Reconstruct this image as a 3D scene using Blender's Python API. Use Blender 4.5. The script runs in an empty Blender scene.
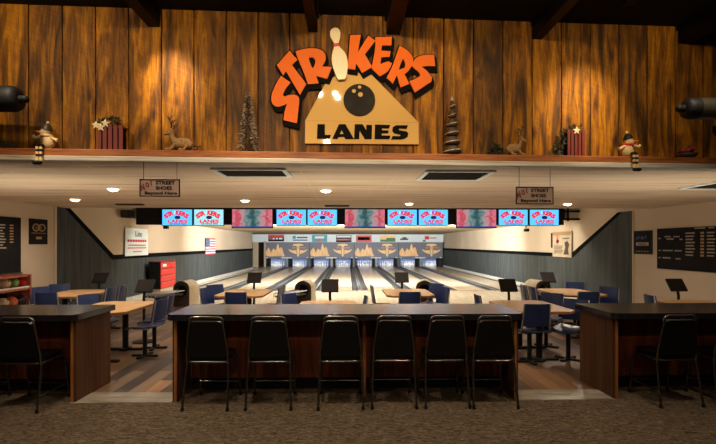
import bpy, math, random
from math import tan, atan, sin, cos, pi, radians
from mathutils import Matrix, Vector
from mathutils.geometry import tessellate_polygon

random.seed(7)
S = bpy.context.scene
COL = S.collection

# ------------------------------------------------------------------ camera model
H, F, HZ = 1.70, 477.0, 244.0
PSI = atan(10 / 477)
KW = 0.05                                   # the plank wall is not quite square to the lanes
def tt(px): return tan(atan((px - 358) / F) + PSI)
def zz(X, Y, py): return H - (py - HZ) * (Y * cos(PSI) + X * sin(PSI)) / F
def at(px, py, Y):
    X = Y * tt(px); return Vector((X, Y, zz(X, Y, py)))
def atx(px, py, X):
    Y = X / tt(px); return Vector((X, Y, zz(X, Y, py)))
WALLY = 5.05
WM = Matrix.Translation((0, WALLY, 0)) @ Matrix.Rotation(atan(KW), 4, 'Z')
WI = WM.inverted()
def wl(px, py, d=0.0):                       # point d in front of the plank wall, in the wall's own frame
    t = tt(px); Y = (WALLY - d) / (1 - KW * t); X = Y * t
    return WI @ Vector((X, Y, zz(X, Y, py)))

# ------------------------------------------------------------------ materials
def lin(c):
    def f(v):
        v /= 255.0
        return v / 12.92 if v <= 0.04045 else ((v + 0.055) / 1.055) ** 2.4
    return (f(c[0]), f(c[1]), f(c[2]), 1)
def newmat(name):
    m = bpy.data.materials.new(name); m.use_nodes = True
    nt = m.node_tree; nt.nodes.clear()
    out = nt.nodes.new('ShaderNodeOutputMaterial')
    b = nt.nodes.new('ShaderNodeBsdfPrincipled')
    nt.links.new(b.outputs[0], out.inputs[0])
    return m, nt, b
def N(nt, t, **kw):
    n = nt.nodes.new(t)
    for k, v in kw.items():
        if k.startswith('i_'): n.inputs[int(k[2:])].default_value = v
        else: setattr(n, k, v)
    return n
def ramp(nt, stops, src):
    r = nt.nodes.new('ShaderNodeValToRGB'); e = r.color_ramp.elements
    e[0].position, e[0].color = stops[0]
    e[1].position, e[1].color = stops[-1]
    for p, c in stops[1:-1]:
        x = e.new(p); x.color = c
    nt.links.new(src, r.inputs[0]); return r
def mat(name, c, rough=0.5, metal=0.0, var=0.10, scale=(6, 6, 6), bump=0.0, spec=0.5, coat=0.0):
    m, nt, b = newmat(name)
    tc = N(nt, 'ShaderNodeTexCoord'); mp = N(nt, 'ShaderNodeMapping'); mp.inputs[3].default_value = scale
    no = N(nt, 'ShaderNodeTexNoise'); no.inputs['Scale'].default_value = 1; no.inputs['Detail'].default_value = 4
    nt.links.new(tc.outputs['Object'], mp.inputs[0]); nt.links.new(mp.outputs[0], no.inputs[0])
    L = lin(c); lo = tuple(v * (1 - var) for v in L[:3]) + (1,); hi = tuple(min(1, v * (1 + var)) for v in L[:3]) + (1,)
    r = ramp(nt, [(0.3, lo), (0.7, hi)], no.outputs[0])
    nt.links.new(r.outputs[0], b.inputs['Base Color'])
    b.inputs['Roughness'].default_value = rough; b.inputs['Metallic'].default_value = metal
    b.inputs['Specular IOR Level'].default_value = spec; b.inputs['Coat Weight'].default_value = coat
    if bump:
        bp = N(nt, 'ShaderNodeBump'); bp.inputs['Strength'].default_value = bump; bp.inputs['Distance'].default_value = 0.01
        nt.links.new(no.outputs[0], bp.inputs['Height']); nt.links.new(bp.outputs[0], b.inputs['Normal'])
    return m
def emat(name, c, s):
    m, nt, b = newmat(name)
    b.inputs['Base Color'].default_value = (0.02, 0.02, 0.02, 1); b.inputs['Roughness'].default_value = 0.25
    b.inputs['Emission Color'].default_value = lin(c); b.inputs['Emission Strength'].default_value = s
    return m

BW, BX0 = 0.3275, wl(352, 100).x            # board width and one seam of the plank wall
def plank_wall_mat():
    m, nt, b = newmat('rough_cedar'); L = nt.links.new
    tc = N(nt, 'ShaderNodeTexCoord'); sp = N(nt, 'ShaderNodeSeparateXYZ'); L(tc.outputs['Object'], sp.inputs[0])
    def M(op, a, c=None):
        n = N(nt, 'ShaderNodeMath', operation=op)
        if isinstance(a, (int, float)): n.inputs[0].default_value = a
        else: L(a, n.inputs[0])
        if c is not None:
            if isinstance(c, (int, float)): n.inputs[1].default_value = c
            else: L(c, n.inputs[1])
        return n.outputs[0]
    idx = M('FLOOR', M('DIVIDE', M('SUBTRACT', sp.outputs[0], BX0), BW))
    wn = N(nt, 'ShaderNodeTexWhiteNoise', noise_dimensions='1D'); L(idx, wn.inputs['W'])
    off = M('MULTIPLY', wn.outputs[0], 53.0)
    def vec(sx, sz, so):
        c = N(nt, 'ShaderNodeCombineXYZ')
        L(M('MULTIPLY', sp.outputs[0], sx), c.inputs[0]); L(M('MULTIPLY', off, so), c.inputs[1]); L(M('MULTIPLY', sp.outputs[2], sz), c.inputs[2])
        return c.outputs[0]
    g = N(nt, 'ShaderNodeTexNoise'); g.inputs['Scale'].default_value = 1; g.inputs['Detail'].default_value = 7; g.inputs['Roughness'].default_value = 0.62; g.inputs['Distortion'].default_value = 1.3
    L(vec(26, 2.2, 1), g.inputs[0])
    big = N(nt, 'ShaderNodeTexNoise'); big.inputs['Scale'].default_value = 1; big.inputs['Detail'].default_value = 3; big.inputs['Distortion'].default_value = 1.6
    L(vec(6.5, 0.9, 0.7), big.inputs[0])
    kn = N(nt, 'ShaderNodeTexVoronoi'); kn.inputs['Scale'].default_value = 1; L(vec(5.0, 2.2, 0.37), kn.inputs[0])
    saw = N(nt, 'ShaderNodeTexNoise'); saw.inputs['Scale'].default_value = 1; saw.inputs['Detail'].default_value = 3
    c2 = N(nt, 'ShaderNodeCombineXYZ'); L(M('MULTIPLY', sp.outputs[0], 5), c2.inputs[0]); L(off, c2.inputs[1])
    L(M('ADD', M('MULTIPLY', sp.outputs[2], 60), M('MULTIPLY', sp.outputs[0], 24)), c2.inputs[2]); L(c2.outputs[0], saw.inputs[0])
    r1 = ramp(nt, [(0.26, lin((84, 56, 28))), (0.42, lin((136, 94, 48))), (0.58, lin((170, 122, 66))), (0.78, lin((200, 154, 96)))], g.outputs[0])
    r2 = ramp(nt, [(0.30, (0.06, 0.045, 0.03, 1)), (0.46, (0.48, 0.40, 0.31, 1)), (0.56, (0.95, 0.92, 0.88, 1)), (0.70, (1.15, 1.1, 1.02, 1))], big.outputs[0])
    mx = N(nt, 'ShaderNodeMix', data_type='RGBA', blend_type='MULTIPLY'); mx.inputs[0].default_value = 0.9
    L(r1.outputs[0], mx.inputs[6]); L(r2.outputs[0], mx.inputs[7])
    rk = ramp(nt, [(0.05, (0.10, 0.07, 0.05, 1)), (0.16, (0.7, 0.62, 0.55, 1)), (0.22, (1, 1, 1, 1))], kn.outputs['Distance'])
    mk = N(nt, 'ShaderNodeMix', data_type='RGBA', blend_type='MULTIPLY'); mk.inputs[0].default_value = 0.85
    L(mx.outputs[2], mk.inputs[6]); L(rk.outputs[0], mk.inputs[7])
    rs = ramp(nt, [(0.38, (0.62, 0.6, 0.58, 1)), (0.6, (1.08, 1.08, 1.08, 1))], saw.outputs[0])
    ms = N(nt, 'ShaderNodeMix', data_type='RGBA', blend_type='MULTIPLY'); ms.inputs[0].default_value = 0.35
    L(mk.outputs[2], ms.inputs[6]); L(rs.outputs[0], ms.inputs[7])
    hv = N(nt, 'ShaderNodeHueSaturation'); hv.inputs['Saturation'].default_value = 1.22; L(ms.outputs[2], hv.inputs['Color'])
    L(M('ADD', M('MULTIPLY', wn.outputs[0], 0.75), 0.52), hv.inputs['Value'])
    L(hv.outputs[0], b.inputs['Base Color']); b.inputs['Roughness'].default_value = 0.62; b.inputs['Specular IOR Level'].default_value = 0.3
    bp = N(nt, 'ShaderNodeBump'); bp.inputs['Strength'].default_value = 0.4; bp.inputs['Distance'].default_value = 0.01
    L(g.outputs[0], bp.inputs['Height']); L(bp.outputs[0], b.inputs['Normal'])
    return m
def streak(name, cols, sc, rough, det=5, dist=0.4, bump=0.0, spec=0.5, coat=0.0):
    m, nt, b = newmat(name); L = nt.links.new
    tc = N(nt, 'ShaderNodeTexCoord'); mp = N(nt, 'ShaderNodeMapping'); mp.inputs[3].default_value = sc
    no = N(nt, 'ShaderNodeTexNoise'); no.inputs['Scale'].default_value = 1; no.inputs['Detail'].default_value = det; no.inputs['Distortion'].default_value = dist
    L(tc.outputs['Object'], mp.inputs[0]); L(mp.outputs[0], no.inputs[0])
    n = len(cols); r = ramp(nt, [(0.3 + 0.4 * i / (n - 1), lin(c)) for i, c in enumerate(cols)], no.outputs[0])
    L(r.outputs[0], b.inputs['Base Color']); b.inputs['Roughness'].default_value = rough
    b.inputs['Specular IOR Level'].default_value = spec; b.inputs['Coat Weight'].default_value = coat; b.inputs['Coat Roughness'].default_value = 0.1
    if bump:
        bp = N(nt, 'ShaderNodeBump'); bp.inputs['Strength'].default_value = bump; bp.inputs['Distance'].default_value = 0.01
        L(no.outputs[0], bp.inputs['Height']); L(bp.outputs[0], b.inputs['Normal'])
    return m
def plank_floor(name, cols, bw, bl, rough, gap, coat=0.0, mortar=(30, 24, 20)):
    m, nt, b = newmat(name); L = nt.links.new
    tc = N(nt, 'ShaderNodeTexCoord'); mp = N(nt, 'ShaderNodeMapping'); mp.inputs[2].default_value = (0, 0, pi / 2)
    L(tc.outputs['Object'], mp.inputs[0])
    br = N(nt, 'ShaderNodeTexBrick'); br.offset = 0.37
    br.inputs['Color1'].default_value = (0, 0, 0, 1); br.inputs['Color2'].default_value = (1, 1, 1, 1); br.inputs['Mortar'].default_value = (0.5, 0.5, 0.5, 1)
    br.inputs['Scale'].default_value = 1; br.inputs['Brick Width'].default_value = bl; br.inputs['Row Height'].default_value = bw; br.inputs['Mortar Size'].default_value = gap
    L(mp.outputs[0], br.inputs[0])
    n = len(cols); r = ramp(nt, [(i / (n - 1), lin(c)) for i, c in enumerate(cols)], br.outputs['Color'])
    m2 = N(nt, 'ShaderNodeMapping'); m2.inputs[3].default_value = (18, 1.6, 1); L(tc.outputs['Object'], m2.inputs[0])
    no = N(nt, 'ShaderNodeTexNoise'); no.inputs['Scale'].default_value = 1; no.inputs['Detail'].default_value = 5; L(m2.outputs[0], no.inputs[0])
    rn = ramp(nt, [(0.3, (0.72, 0.7, 0.68, 1)), (0.7, (1.15, 1.15, 1.15, 1))], no.outputs[0])
    mx = N(nt, 'ShaderNodeMix', data_type='RGBA', blend_type='MULTIPLY'); mx.inputs[0].default_value = 0.8
    L(r.outputs[0], mx.inputs[6]); L(rn.outputs[0], mx.inputs[7])
    mm = N(nt, 'ShaderNodeMix', data_type='RGBA'); L(br.outputs['Fac'], mm.inputs[0]); L(mx.outputs[2], mm.inputs[6]); mm.inputs[7].default_value = lin(mortar)
    L(mm.outputs[2], b.inputs['Base Color']); b.inputs['Roughness'].default_value = rough; b.inputs['Coat Weight'].default_value = coat; b.inputs['Coat Roughness'].default_value = 0.08
    return m
def ceiling_mat():
    m, nt, b = newmat('ceiling_tile'); L = nt.links.new
    tc = N(nt, 'ShaderNodeTexCoord'); mp = N(nt, 'ShaderNodeMapping'); mp.inputs[3].default_value = (0.5, 7, 1)
    L(tc.outputs['Object'], mp.inputs[0])
    no = N(nt, 'ShaderNodeTexNoise'); no.inputs['Scale'].default_value = 1; no.inputs['Detail'].default_value = 5; no.inputs['Distortion'].default_value = 0.3; L(mp.outputs[0], no.inputs[0])
    r = ramp(nt, [(0.28, lin((150, 130, 108))), (0.40, lin((200, 180, 154))), (0.62, lin((216, 198, 174)))], no.outputs[0])
    sp = N(nt, 'ShaderNodeSeparateXYZ'); L(tc.outputs['Object'], sp.inputs[0])
    w = N(nt, 'ShaderNodeMath', operation='WRAP'); L(sp.outputs[0], w.inputs[0]); w.inputs[1].default_value = 0.585; w.inputs[2].default_value = -0.535
    a = N(nt, 'ShaderNodeMath', operation='ABSOLUTE'); L(w.outputs[0], a.inputs[0])
    c = N(nt, 'ShaderNodeMath', operation='GREATER_THAN'); L(w.outputs[0], c.inputs[0]); c.inputs[1].default_value = 0.570
    mx = N(nt, 'ShaderNodeMix', data_type='RGBA'); L(c.outputs[0], mx.inputs[0]); L(r.outputs[0], mx.inputs[6]); mx.inputs[7].default_value = lin((215, 195, 170))
    # narrow plank joints across the room
    w2 = N(nt, 'ShaderNodeMath', operation='WRAP'); L(sp.outputs[1], w2.inputs[0]); w2.inputs[1].default_value = 0.15; w2.inputs[2].default_value = -0.15
    c2 = N(nt, 'ShaderNodeMath', operation='GREATER_THAN'); L(w2.outputs[0], c2.inputs[0]); c2.inputs[1].default_value = 0.143
    m3 = N(nt, 'ShaderNodeMix', data_type='RGBA', blend_type='MULTIPLY'); s3 = N(nt, 'ShaderNodeMath', operation='MULTIPLY'); L(c2.outputs[0], s3.inputs[0]); s3.inputs[1].default_value = 0.35
    L(s3.outputs[0], m3.inputs[0]); L(mx.outputs[2], m3.inputs[6]); m3.inputs[7].default_value = (0.4, 0.35, 0.3, 1)
    L(m3.outputs[2], b.inputs['Base Color']); b.inputs['Roughness'].default_value = 0.7; b.inputs['Specular IOR Level'].default_value = 0.25
    return m
def ribbed(name, c1, c2, period, rough=0.8, axis=1):
    m, nt, b = newmat(name); L = nt.links.new
    tc = N(nt, 'ShaderNodeTexCoord'); sp = N(nt, 'ShaderNodeSeparateXYZ'); L(tc.outputs['Object'], sp.inputs[0])
    mu = N(nt, 'ShaderNodeMath', operation='MULTIPLY'); L(sp.outputs[axis], mu.inputs[0]); mu.inputs[1].default_value = 2 * pi / period
    sn = N(nt, 'ShaderNodeMath', operation='SINE'); L(mu.outputs[0], sn.inputs[0])
    mp = N(nt, 'ShaderNodeMapping'); mp.inputs[3].default_value = (6, 6, 0.8); L(tc.outputs['Object'], mp.inputs[0])
    no = N(nt, 'ShaderNodeTexNoise'); no.inputs['Scale'].default_value = 1; no.inputs['Detail'].default_value = 4; L(mp.outputs[0], no.inputs[0])
    ad = N(nt, 'ShaderNodeMath', operation='MULTIPLY_ADD'); L(sn.outputs[0], ad.inputs[0]); ad.inputs[1].default_value = 0.2; L(no.outputs[0], ad.inputs[2])
    r = ramp(nt, [(0.25, lin(c1)), (0.75, lin(c2))], ad.outputs[0]); L(r.outputs[0], b.inputs['Base Color'])
    b.inputs['Roughness'].default_value = rough; b.inputs['Specular IOR Level'].default_value = 0.08
    bp = N(nt, 'ShaderNodeBump'); bp.inputs['Strength'].default_value = 0.35; bp.inputs['Distance'].default_value = 0.004
    L(sn.outputs[0], bp.inputs['Height']); L(bp.outputs[0], b.inputs['Normal'])
    return m
def movie_mat():
    m, nt, b = newmat('screen_picture'); L = nt.links.new
    tc = N(nt, 'ShaderNodeTexCoord'); sp = N(nt, 'ShaderNodeSeparateXYZ'); L(tc.outputs['Object'], sp.inputs[0])
    ax = N(nt, 'ShaderNodeMath', operation='ABSOLUTE'); L(sp.outputs[0], ax.inputs[0])
    mp = N(nt, 'ShaderNodeMapping'); mp.inputs[3].default_value = (7, 1, 9); L(tc.outputs['Object'], mp.inputs[0])
    no = N(nt, 'ShaderNodeTexNoise'); no.inputs['Scale'].default_value = 1; no.inputs['Detail'].default_value = 3; L(mp.outputs[0], no.inputs[0])
    k = N(nt, 'ShaderNodeMath', operation='MULTIPLY_ADD'); L(no.outputs[0], k.inputs[0]); k.inputs[1].default_value = 0.62; L(ax.outputs[0], k.inputs[2])
    r = ramp(nt, [(0.34, lin((36, 84, 90))), (0.48, lin((110, 142, 142))), (0.60, lin((196, 150, 156))), (0.74, lin((196, 62, 82))), (0.90, lin((226, 128, 146)))], k.outputs[0])
    gt = N(nt, 'ShaderNodeMath', operation='LESS_THAN'); L(sp.outputs[2], gt.inputs[0]); gt.inputs[1].default_value = -0.235
    mx = N(nt, 'ShaderNodeMix', data_type='RGBA'); L(gt.outputs[0], mx.inputs[0]); L(r.outputs[0], mx.inputs[6]); mx.inputs[7].default_value = lin((35, 70, 150))
    b.inputs['Base Color'].default_value = (0.02, 0.02, 0.02, 1); b.inputs['Roughness'].default_value = 0.3
    L(mx.outputs[2], b.inputs['Emission Color']); b.inputs['Emission Strength'].default_value = 0.85
    return m

M_ = {}
M_['cedar'] = plank_wall_mat()
M_['shelf'] = streak('stained_shelf_wood', [(110, 58, 22), (150, 84, 36), (172, 104, 50)], (3, 40, 40), 0.5)
M_['pale_trim'] = streak('pale_metal_trim', [(150, 140, 128), (188, 180, 168), (205, 198, 186)], (2, 20, 60), 0.45)
M_['carpet'] = streak('brown_carpet', [(44, 36, 29), (92, 78, 62), (132, 114, 92)], (14, 40, 1), 0.95, det=10, dist=1.6, bump=0.5, spec=0.1)
M_['lvt'] = plank_floor('vinyl_planks', [(36, 28, 24), (124, 92, 64), (56, 47, 42), (164, 122, 82), (66, 49, 37), (138, 114, 92)], 0.18, 1.2, 0.42, 0.002)
M_['approach'] = plank_floor('maple_approach', [(200, 184, 154), (214, 200, 172), (206, 190, 162)], 0.05, 2.4, 0.22, 0.0008, 0.3, (180, 160, 126))
M_['lane'] = plank_floor('lane_maple', [(222, 204, 170), (234, 220, 190), (228, 212, 180)], 0.027, 3.0, 0.24, 0.0006, 0.25, (190, 168, 132))
M_['lane_dark'] = mat('lane_arrow_brown', (110, 70, 40), 0.3)
M_['gutter'] = mat('gutter_grey', (62, 66, 68), 0.35, var=0.15, scale=(2, 1, 2))
M_['cap'] = mat('divider_grey', (128, 132, 132), 0.4)
M_['cap_dark'] = mat('divider_dark', (54, 58, 60), 0.45)
M_['ceiling'] = ceiling_mat()
M_['ceil_plain'] = mat('lane_ceiling_paint', (205, 190, 165), 0.8, var=0.04, spec=0.2)
M_['black_ceil'] = mat('black_ceiling_paint', (16, 14, 13), 0.8, spec=0.2)
M_['beam'] = mat('dark_beam', (11, 10, 9), 0.5, var=0.3, scale=(10, 2, 10), spec=0.15)
M_['wall'] = mat('beige_wall_paint', (200, 184, 160), 0.85, var=0.05, scale=(1, 1, 1), spec=0.2)
M_['wall_dark'] = mat('dark_wall_paint', (70, 58, 46), 0.85, spec=0.2)
M_['wains'] = ribbed('charcoal_ribbed_carpet', (56, 60, 60), (82, 88, 88), 0.06)
M_['stripe'] = mat('black_rail', (16, 16, 17), 0.9, spec=0.05)
M_['base'] = mat('pale_baseboard', (196, 196, 186), 0.5)
M_['reducer'] = streak('floor_reducer', [(120, 112, 100), (150, 142, 128), (172, 164, 150)], (3, 14, 1), 0.35)
M_['top'] = streak('dark_laminate', [(20, 19, 22), (30, 28, 32), (25, 24, 27)], (14, 2, 4), 0.2, spec=0.7)
M_['mahog'] = streak('mahogany_panel', [(86, 36, 16), (134, 62, 30), (158, 80, 42)], (14, 14, 1.2), 0.4)
M_['panel'] = ribbed('brown_ribbed_panel', (66, 42, 27), (98, 66, 43), 0.03, 0.6)
M_['edge'] = streak('lit_oak_edge', [(130, 78, 36), (168, 108, 54)], (20, 20, 2), 0.4)
M_['black'] = mat('black_paint', (12, 12, 13), 0.6, spec=0.25)
M_['vinyl'] = mat('black_vinyl', (9, 8, 8), 0.34, spec=0.35, bump=0.1, scale=(60, 60, 60))
M_['tube'] = mat('black_chrome_tube', (120, 116, 112), 0.24, metal=0.95)
M_['navy'] = mat('navy_plastic', (25, 45, 92), 0.4, var=0.05)
M_['silver'] = mat('silver_metal', (170, 170, 172), 0.3, metal=0.8)
M_['maple'] = streak('table_maple', [(184, 142, 94), (198, 158, 110), (206, 168, 122)], (14, 2, 2), 0.35)
M_['maple_edge'] = mat('table_edge', (150, 96, 56), 0.4)
M_['screen_off'] = mat('dark_glass', (30, 23, 19), 0.6, spec=0.15)
M_['cyan'] = emat('screen_cyan', (78, 200, 240), 1.0)
M_['cyan'].node_tree.nodes['Principled BSDF'].inputs['Emission Color'].default_value = (.12, .64, 1.3, 1)
M_['cyan_pale'] = emat('screen_pale_cyan', (170, 238, 248), 0.95)
M_['s_red'] = emat('screen_red', (240, 34, 60), 1.0)
M_['s_dark'] = emat('screen_navy', (26, 44, 90), 0.6)
M_['s_white'] = emat('screen_white', (235, 245, 250), 0.9)
M_['movie'] = movie_mat()
M_['mask'] = mat('grey_mask', (112, 113, 124), 0.5, var=0.05)
M_['peach'] = streak('flame_print', [(232, 158, 112), (244, 194, 132), (250, 220, 160)], (9, 3, 3), 0.5)
M_['gold'] = mat('gold_print', (246, 206, 142), 0.5)
M_['ochre'] = mat('ochre_print', (196, 140, 104), 0.5)
M_['rust'] = mat('rust_print', (190, 104, 92), 0.5)
M_['white'] = mat('white_paint', (220, 234, 236), 0.5, var=0.03)
M_['paper'] = mat('tan_paper', (186, 168, 140), 0.8, var=.15, scale=(8, 8, 8))
M_['pinwhite'] = mat('pin_white', (240, 240, 242), 0.3, var=0.02)
M_['red'] = mat('red_paint', (206, 48, 40), 0.45)
M_['darkred'] = mat('dark_red_paint', (112, 34, 26), 0.6, var=0.2)
M_['curtain'] = mat('pit_curtain', (150, 172, 215), 0.8)
M_['tan'] = mat('tan_plastic', (186, 166, 136), 0.45)
M_['brown'] = mat('dark_brown_plastic', (62, 50, 42), 0.5)
M_['orange'] = mat('orange_sign_paint', (230, 106, 14), 0.5, spec=0.2, var=0.04)
M_['cream'] = mat('cream_sign_board', (216, 174, 106), 0.035, var=0.03, scale=(2, 2, 2))
M_['pin_ivory'] = mat('ivory_paint', (232, 214, 178), 0.35, var=0.03)
M_['ballblack'] = streak('ball_black_paint', [(16, 14, 12), (28, 24, 20), (44, 38, 30)], (5, 5, 5), 0.6, spec=0.15)
M_['signgrey'] = mat('grey_plaque', (140, 116, 106), 0.6, var=0.15)
M_['ink'] = mat('black_ink', (9, 7, 6), 0.7, spec=0.1)
M_['inkred'] = mat('red_ink', (104, 8, 10), 0.6)
M_['slate'] = mat('blackboard', (26, 25, 26), 0.8, spec=0.1, var=0.2) if 0 else mat('blackboard', (26, 25, 26), 0.8, spec=0.1, var=0.2)
M_['chalk'] = mat('white_chalk', (158, 147, 132), 0.8)
M_['chalkgold'] = mat('gold_chalk', (160, 130, 88), 0.8)
M_['green'] = mat('green_paint', (70, 120, 60), 0.5)
M_['teal'] = mat('teal_print', (70, 160, 180), 0.5)
M_['navyprint'] = mat('navy_print', (40, 60, 110), 0.5)
M_['flagblue'] = mat('flag_blue', (52, 70, 112), 0.7)
M_['flagred'] = mat('flag_red', (196, 56, 72), 0.7)
M_['snow'] = mat('cream_plush', (210, 180, 130), 0.9, bump=0.4, scale=(60, 60, 60))
M_['fawn'] = mat('fawn_plush', (150, 116, 76), 0.9, var=.3, bump=0.4, scale=(60, 60, 60))
M_['twig'] = mat('brown_twig', (64, 46, 32), 0.7, var=0.3, scale=(40, 40, 40))
M_['frost'] = mat('frosted_twig', (168, 150, 124), 0.6, var=0.3, scale=(40, 40, 40))
M_['leaf'] = mat('dark_green_leaf', (44, 52, 30), 0.7)
M_['vent'] = mat('dark_grille', (44, 38, 32), 0.6)
M_['bluewall'] = mat('ball_swirl_grey', (120, 110, 96), 0.15)
M_['lamp'] = emat('unseen_lamp_warm', (255, 226, 180), 9)
M_['lamp_hall'] = emat('lamp_hall', (255, 222, 176), 22)
M_['lampcool'] = emat('lamp_cool', (190, 215, 255), 14)
M_['olive'] = mat('dark_olive_metal', (48, 44, 36), 0.45)

# ------------------------------------------------------------------ mesh builder
class MB:
    def __init__(s): s.v, s.f, s.m, s.s = [], [], [], []
    def add(s, vs, fs, mi=0, smooth=False, M=None):
        o = len(s.v)
        for p in vs:
            p = Vector(p); s.v.append(tuple(M @ p) if M else tuple(p))
        for f in fs: s.f.append([o + i for i in f]); s.m.append(mi); s.s.append(smooth)
        return s
    def box(s, x0, x1, y0, y1, z0, z1, mi=0, M=None):
        if x0 > x1: x0, x1 = x1, x0
        if y0 > y1: y0, y1 = y1, y0
        if z0 > z1: z0, z1 = z1, z0
        vs = [(x0, y0, z0), (x1, y0, z0), (x1, y1, z0), (x0, y1, z0), (x0, y0, z1), (x1, y0, z1), (x1, y1, z1), (x0, y1, z1)]
        return s.add(vs, [(0, 3, 2, 1), (4, 5, 6, 7), (0, 1, 5, 4), (1, 2, 6, 5), (2, 3, 7, 6), (3, 0, 4, 7)], mi, False, M)
    def prism(s, outer, d0, d1, mi=0, holes=(), M=None, axes='xz'):
        # polygon in a plane, thickness from d0 to d1 on the third axis
        def P(p, d):
            if axes == 'xz': return (p[0], d, p[1])
            if axes == 'xy': return (p[0], p[1], d)
            return (d, p[0], p[1])
        loops = [list(outer)] + [list(h) for h in holes]
        flat = [p for l in loops for p in l]; n = len(flat)
        tri = tessellate_polygon([[Vector((p[0], p[1], 0)) for p in l] for l in loops])
        fs = []
        for t in tri:
            a, b, c = [flat[i] for i in t]
            ar = (b[0] - a[0]) * (c[1] - a[1]) - (b[1] - a[1]) * (c[0] - a[0])
            t = tuple(t) if ar > 0 else (t[0], t[2], t[1])
            fs.append(t); fs.append((t[0] + n, t[2] + n, t[1] + n))
        o = 0
        for l in loops:
            k = len(l)
            for i in range(k): fs.append((o + i, o + (i + 1) % k, o + (i + 1) % k + n, o + i + n))
            o += k
        return s.add([P(p, d0) for p in flat] + [P(p, d1) for p in flat], fs, mi, False, M)
    def tube(s, pts, r, n=8, mi=0, closed=False, M=None):
        pts = [Vector(p) for p in pts]; k = len(pts); vs = []; up = None
        for i, p in enumerate(pts):
            if closed: d = pts[(i + 1) % k] - pts[i - 1]
            else: d = pts[min(i + 1, k - 1)] - pts[max(i - 1, 0)]
            d.normalize()
            if up is None: up = Vector((0, 0, 1)) if abs(d.z) < 0.9 else Vector((0, 1, 0))
            a = d.cross(up)
            if a.length < 1e-5: a = d.cross(Vector((1, 0.3, 0)))
            a.normalize(); b = a.cross(d).normalized(); up = b
            rr = r[i] if isinstance(r, (list, tuple)) else r
            for j in range(n):
                w = 2 * pi * j / n; vs.append(p + a * (cos(w) * rr) + b * (sin(w) * rr))
        fs = []
        for i in range(k if closed else k - 1):
            i2 = (i + 1) % k
            for j in range(n): fs.append((i * n + j, i * n + (j + 1) % n, i2 * n + (j + 1) % n, i2 * n + j))
        s.add(vs, fs, mi, True, M)
        if not closed:
            s.add(vs[:n], [tuple(range(n))], mi, False, M); s.add(vs[-n:], [tuple(range(n))[::-1]], mi, False, M)
        return s
    def lathe(s, prof, n=20, mi=0, M=None):
        vs = []; fs = []
        for r, z in prof:
            for j in range(n): w = 2 * pi * j / n; vs.append((r * cos(w), r * sin(w), z))
        for i in range(len(prof) - 1):
            for j in range(n): fs.append((i * n + j, i * n + (j + 1) % n, (i + 1) * n + (j + 1) % n, (i + 1) * n + j))
        s.add(vs, fs, mi, True, M)
        if prof[0][0] > 1e-4: s.add(vs[:n], [tuple(range(n))[::-1]], mi, False, M)
        if prof[-1][0] > 1e-4: s.add(vs[-n:], [tuple(range(n))], mi, False, M)
        return s
    def cyl(s, p0, p1, r0, r1=None, n=14, mi=0, M=None):
        return s.tube([p0, p1], [r0, r0 if r1 is None else r1], n, mi, False, M)
    def ball(s, c, r, nu=16, nv=10, mi=0, M=None):
        r = (r, r, r) if isinstance(r, (int, float)) else r
        vs = [(c[0], c[1], c[2] - r[2])]; fs = []
        for i in range(1, nv):
            a = -pi / 2 + pi * i / nv
            for j in range(nu): w = 2 * pi * j / nu; vs.append((c[0] + r[0] * cos(a) * cos(w), c[1] + r[1] * cos(a) * sin(w), c[2] + r[2] * sin(a)))
        vs.append((c[0], c[1], c[2] + r[2])); t = len(vs) - 1
        for j in range(nu):
            fs.append((0, 1 + (j + 1) % nu, 1 + j)); fs.append((t, 1 + (nv - 2) * nu + j, 1 + (nv - 2) * nu + (j + 1) % nu))
        for i in range(nv - 2):
            for j in range(nu): a = 1 + i * nu; fs.append((a + j, a + (j + 1) % nu, a + nu + (j + 1) % nu, a + nu + j))
        return s.add(vs, fs, mi, True, M)
    def grid(s, fn, nu, nv, mi=0, thick=0.01, M=None):
        top = [[Vector(fn(i / nu, j / nv)) for j in range(nv + 1)] for i in range(nu + 1)]
        nor = [[None] * (nv + 1) for _ in range(nu + 1)]
        for i in range(nu + 1):
            for j in range(nv + 1):
                du = top[min(i + 1, nu)][j] - top[max(i - 1, 0)][j]; dv = top[i][min(j + 1, nv)] - top[i][max(j - 1, 0)]
                nor[i][j] = du.cross(dv).normalized()
        vs = [top[i][j] for i in range(nu + 1) for j in range(nv + 1)] + [top[i][j] - nor[i][j] * thick for i in range(nu + 1) for j in range(nv + 1)]
        w = nv + 1; o = (nu + 1) * w; fs = []
        for i in range(nu):
            for j in range(nv):
                a = i * w + j; fs.append((a, a + w, a + w + 1, a + 1)); fs.append((o + a, o + a + 1, o + a + w + 1, o + a + w))
        s.add(vs, fs, mi, True, M)
        rim = [(i, 0) for i in range(nu)] + [(nu, j) for j in range(nv)] + [(i, nv) for i in range(nu, 0, -1)] + [(0, j) for j in range(nv, 0, -1)]
        ix = [i * w + j for i, j in rim]; k = len(ix)
        rv = [vs[i] for i in ix] + [vs[o + i] for i in ix]
        s.add(rv, [(q, q + k, (q + 1) % k + k, (q + 1) % k) for q in range(k)], mi, False, M)
        return s
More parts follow.
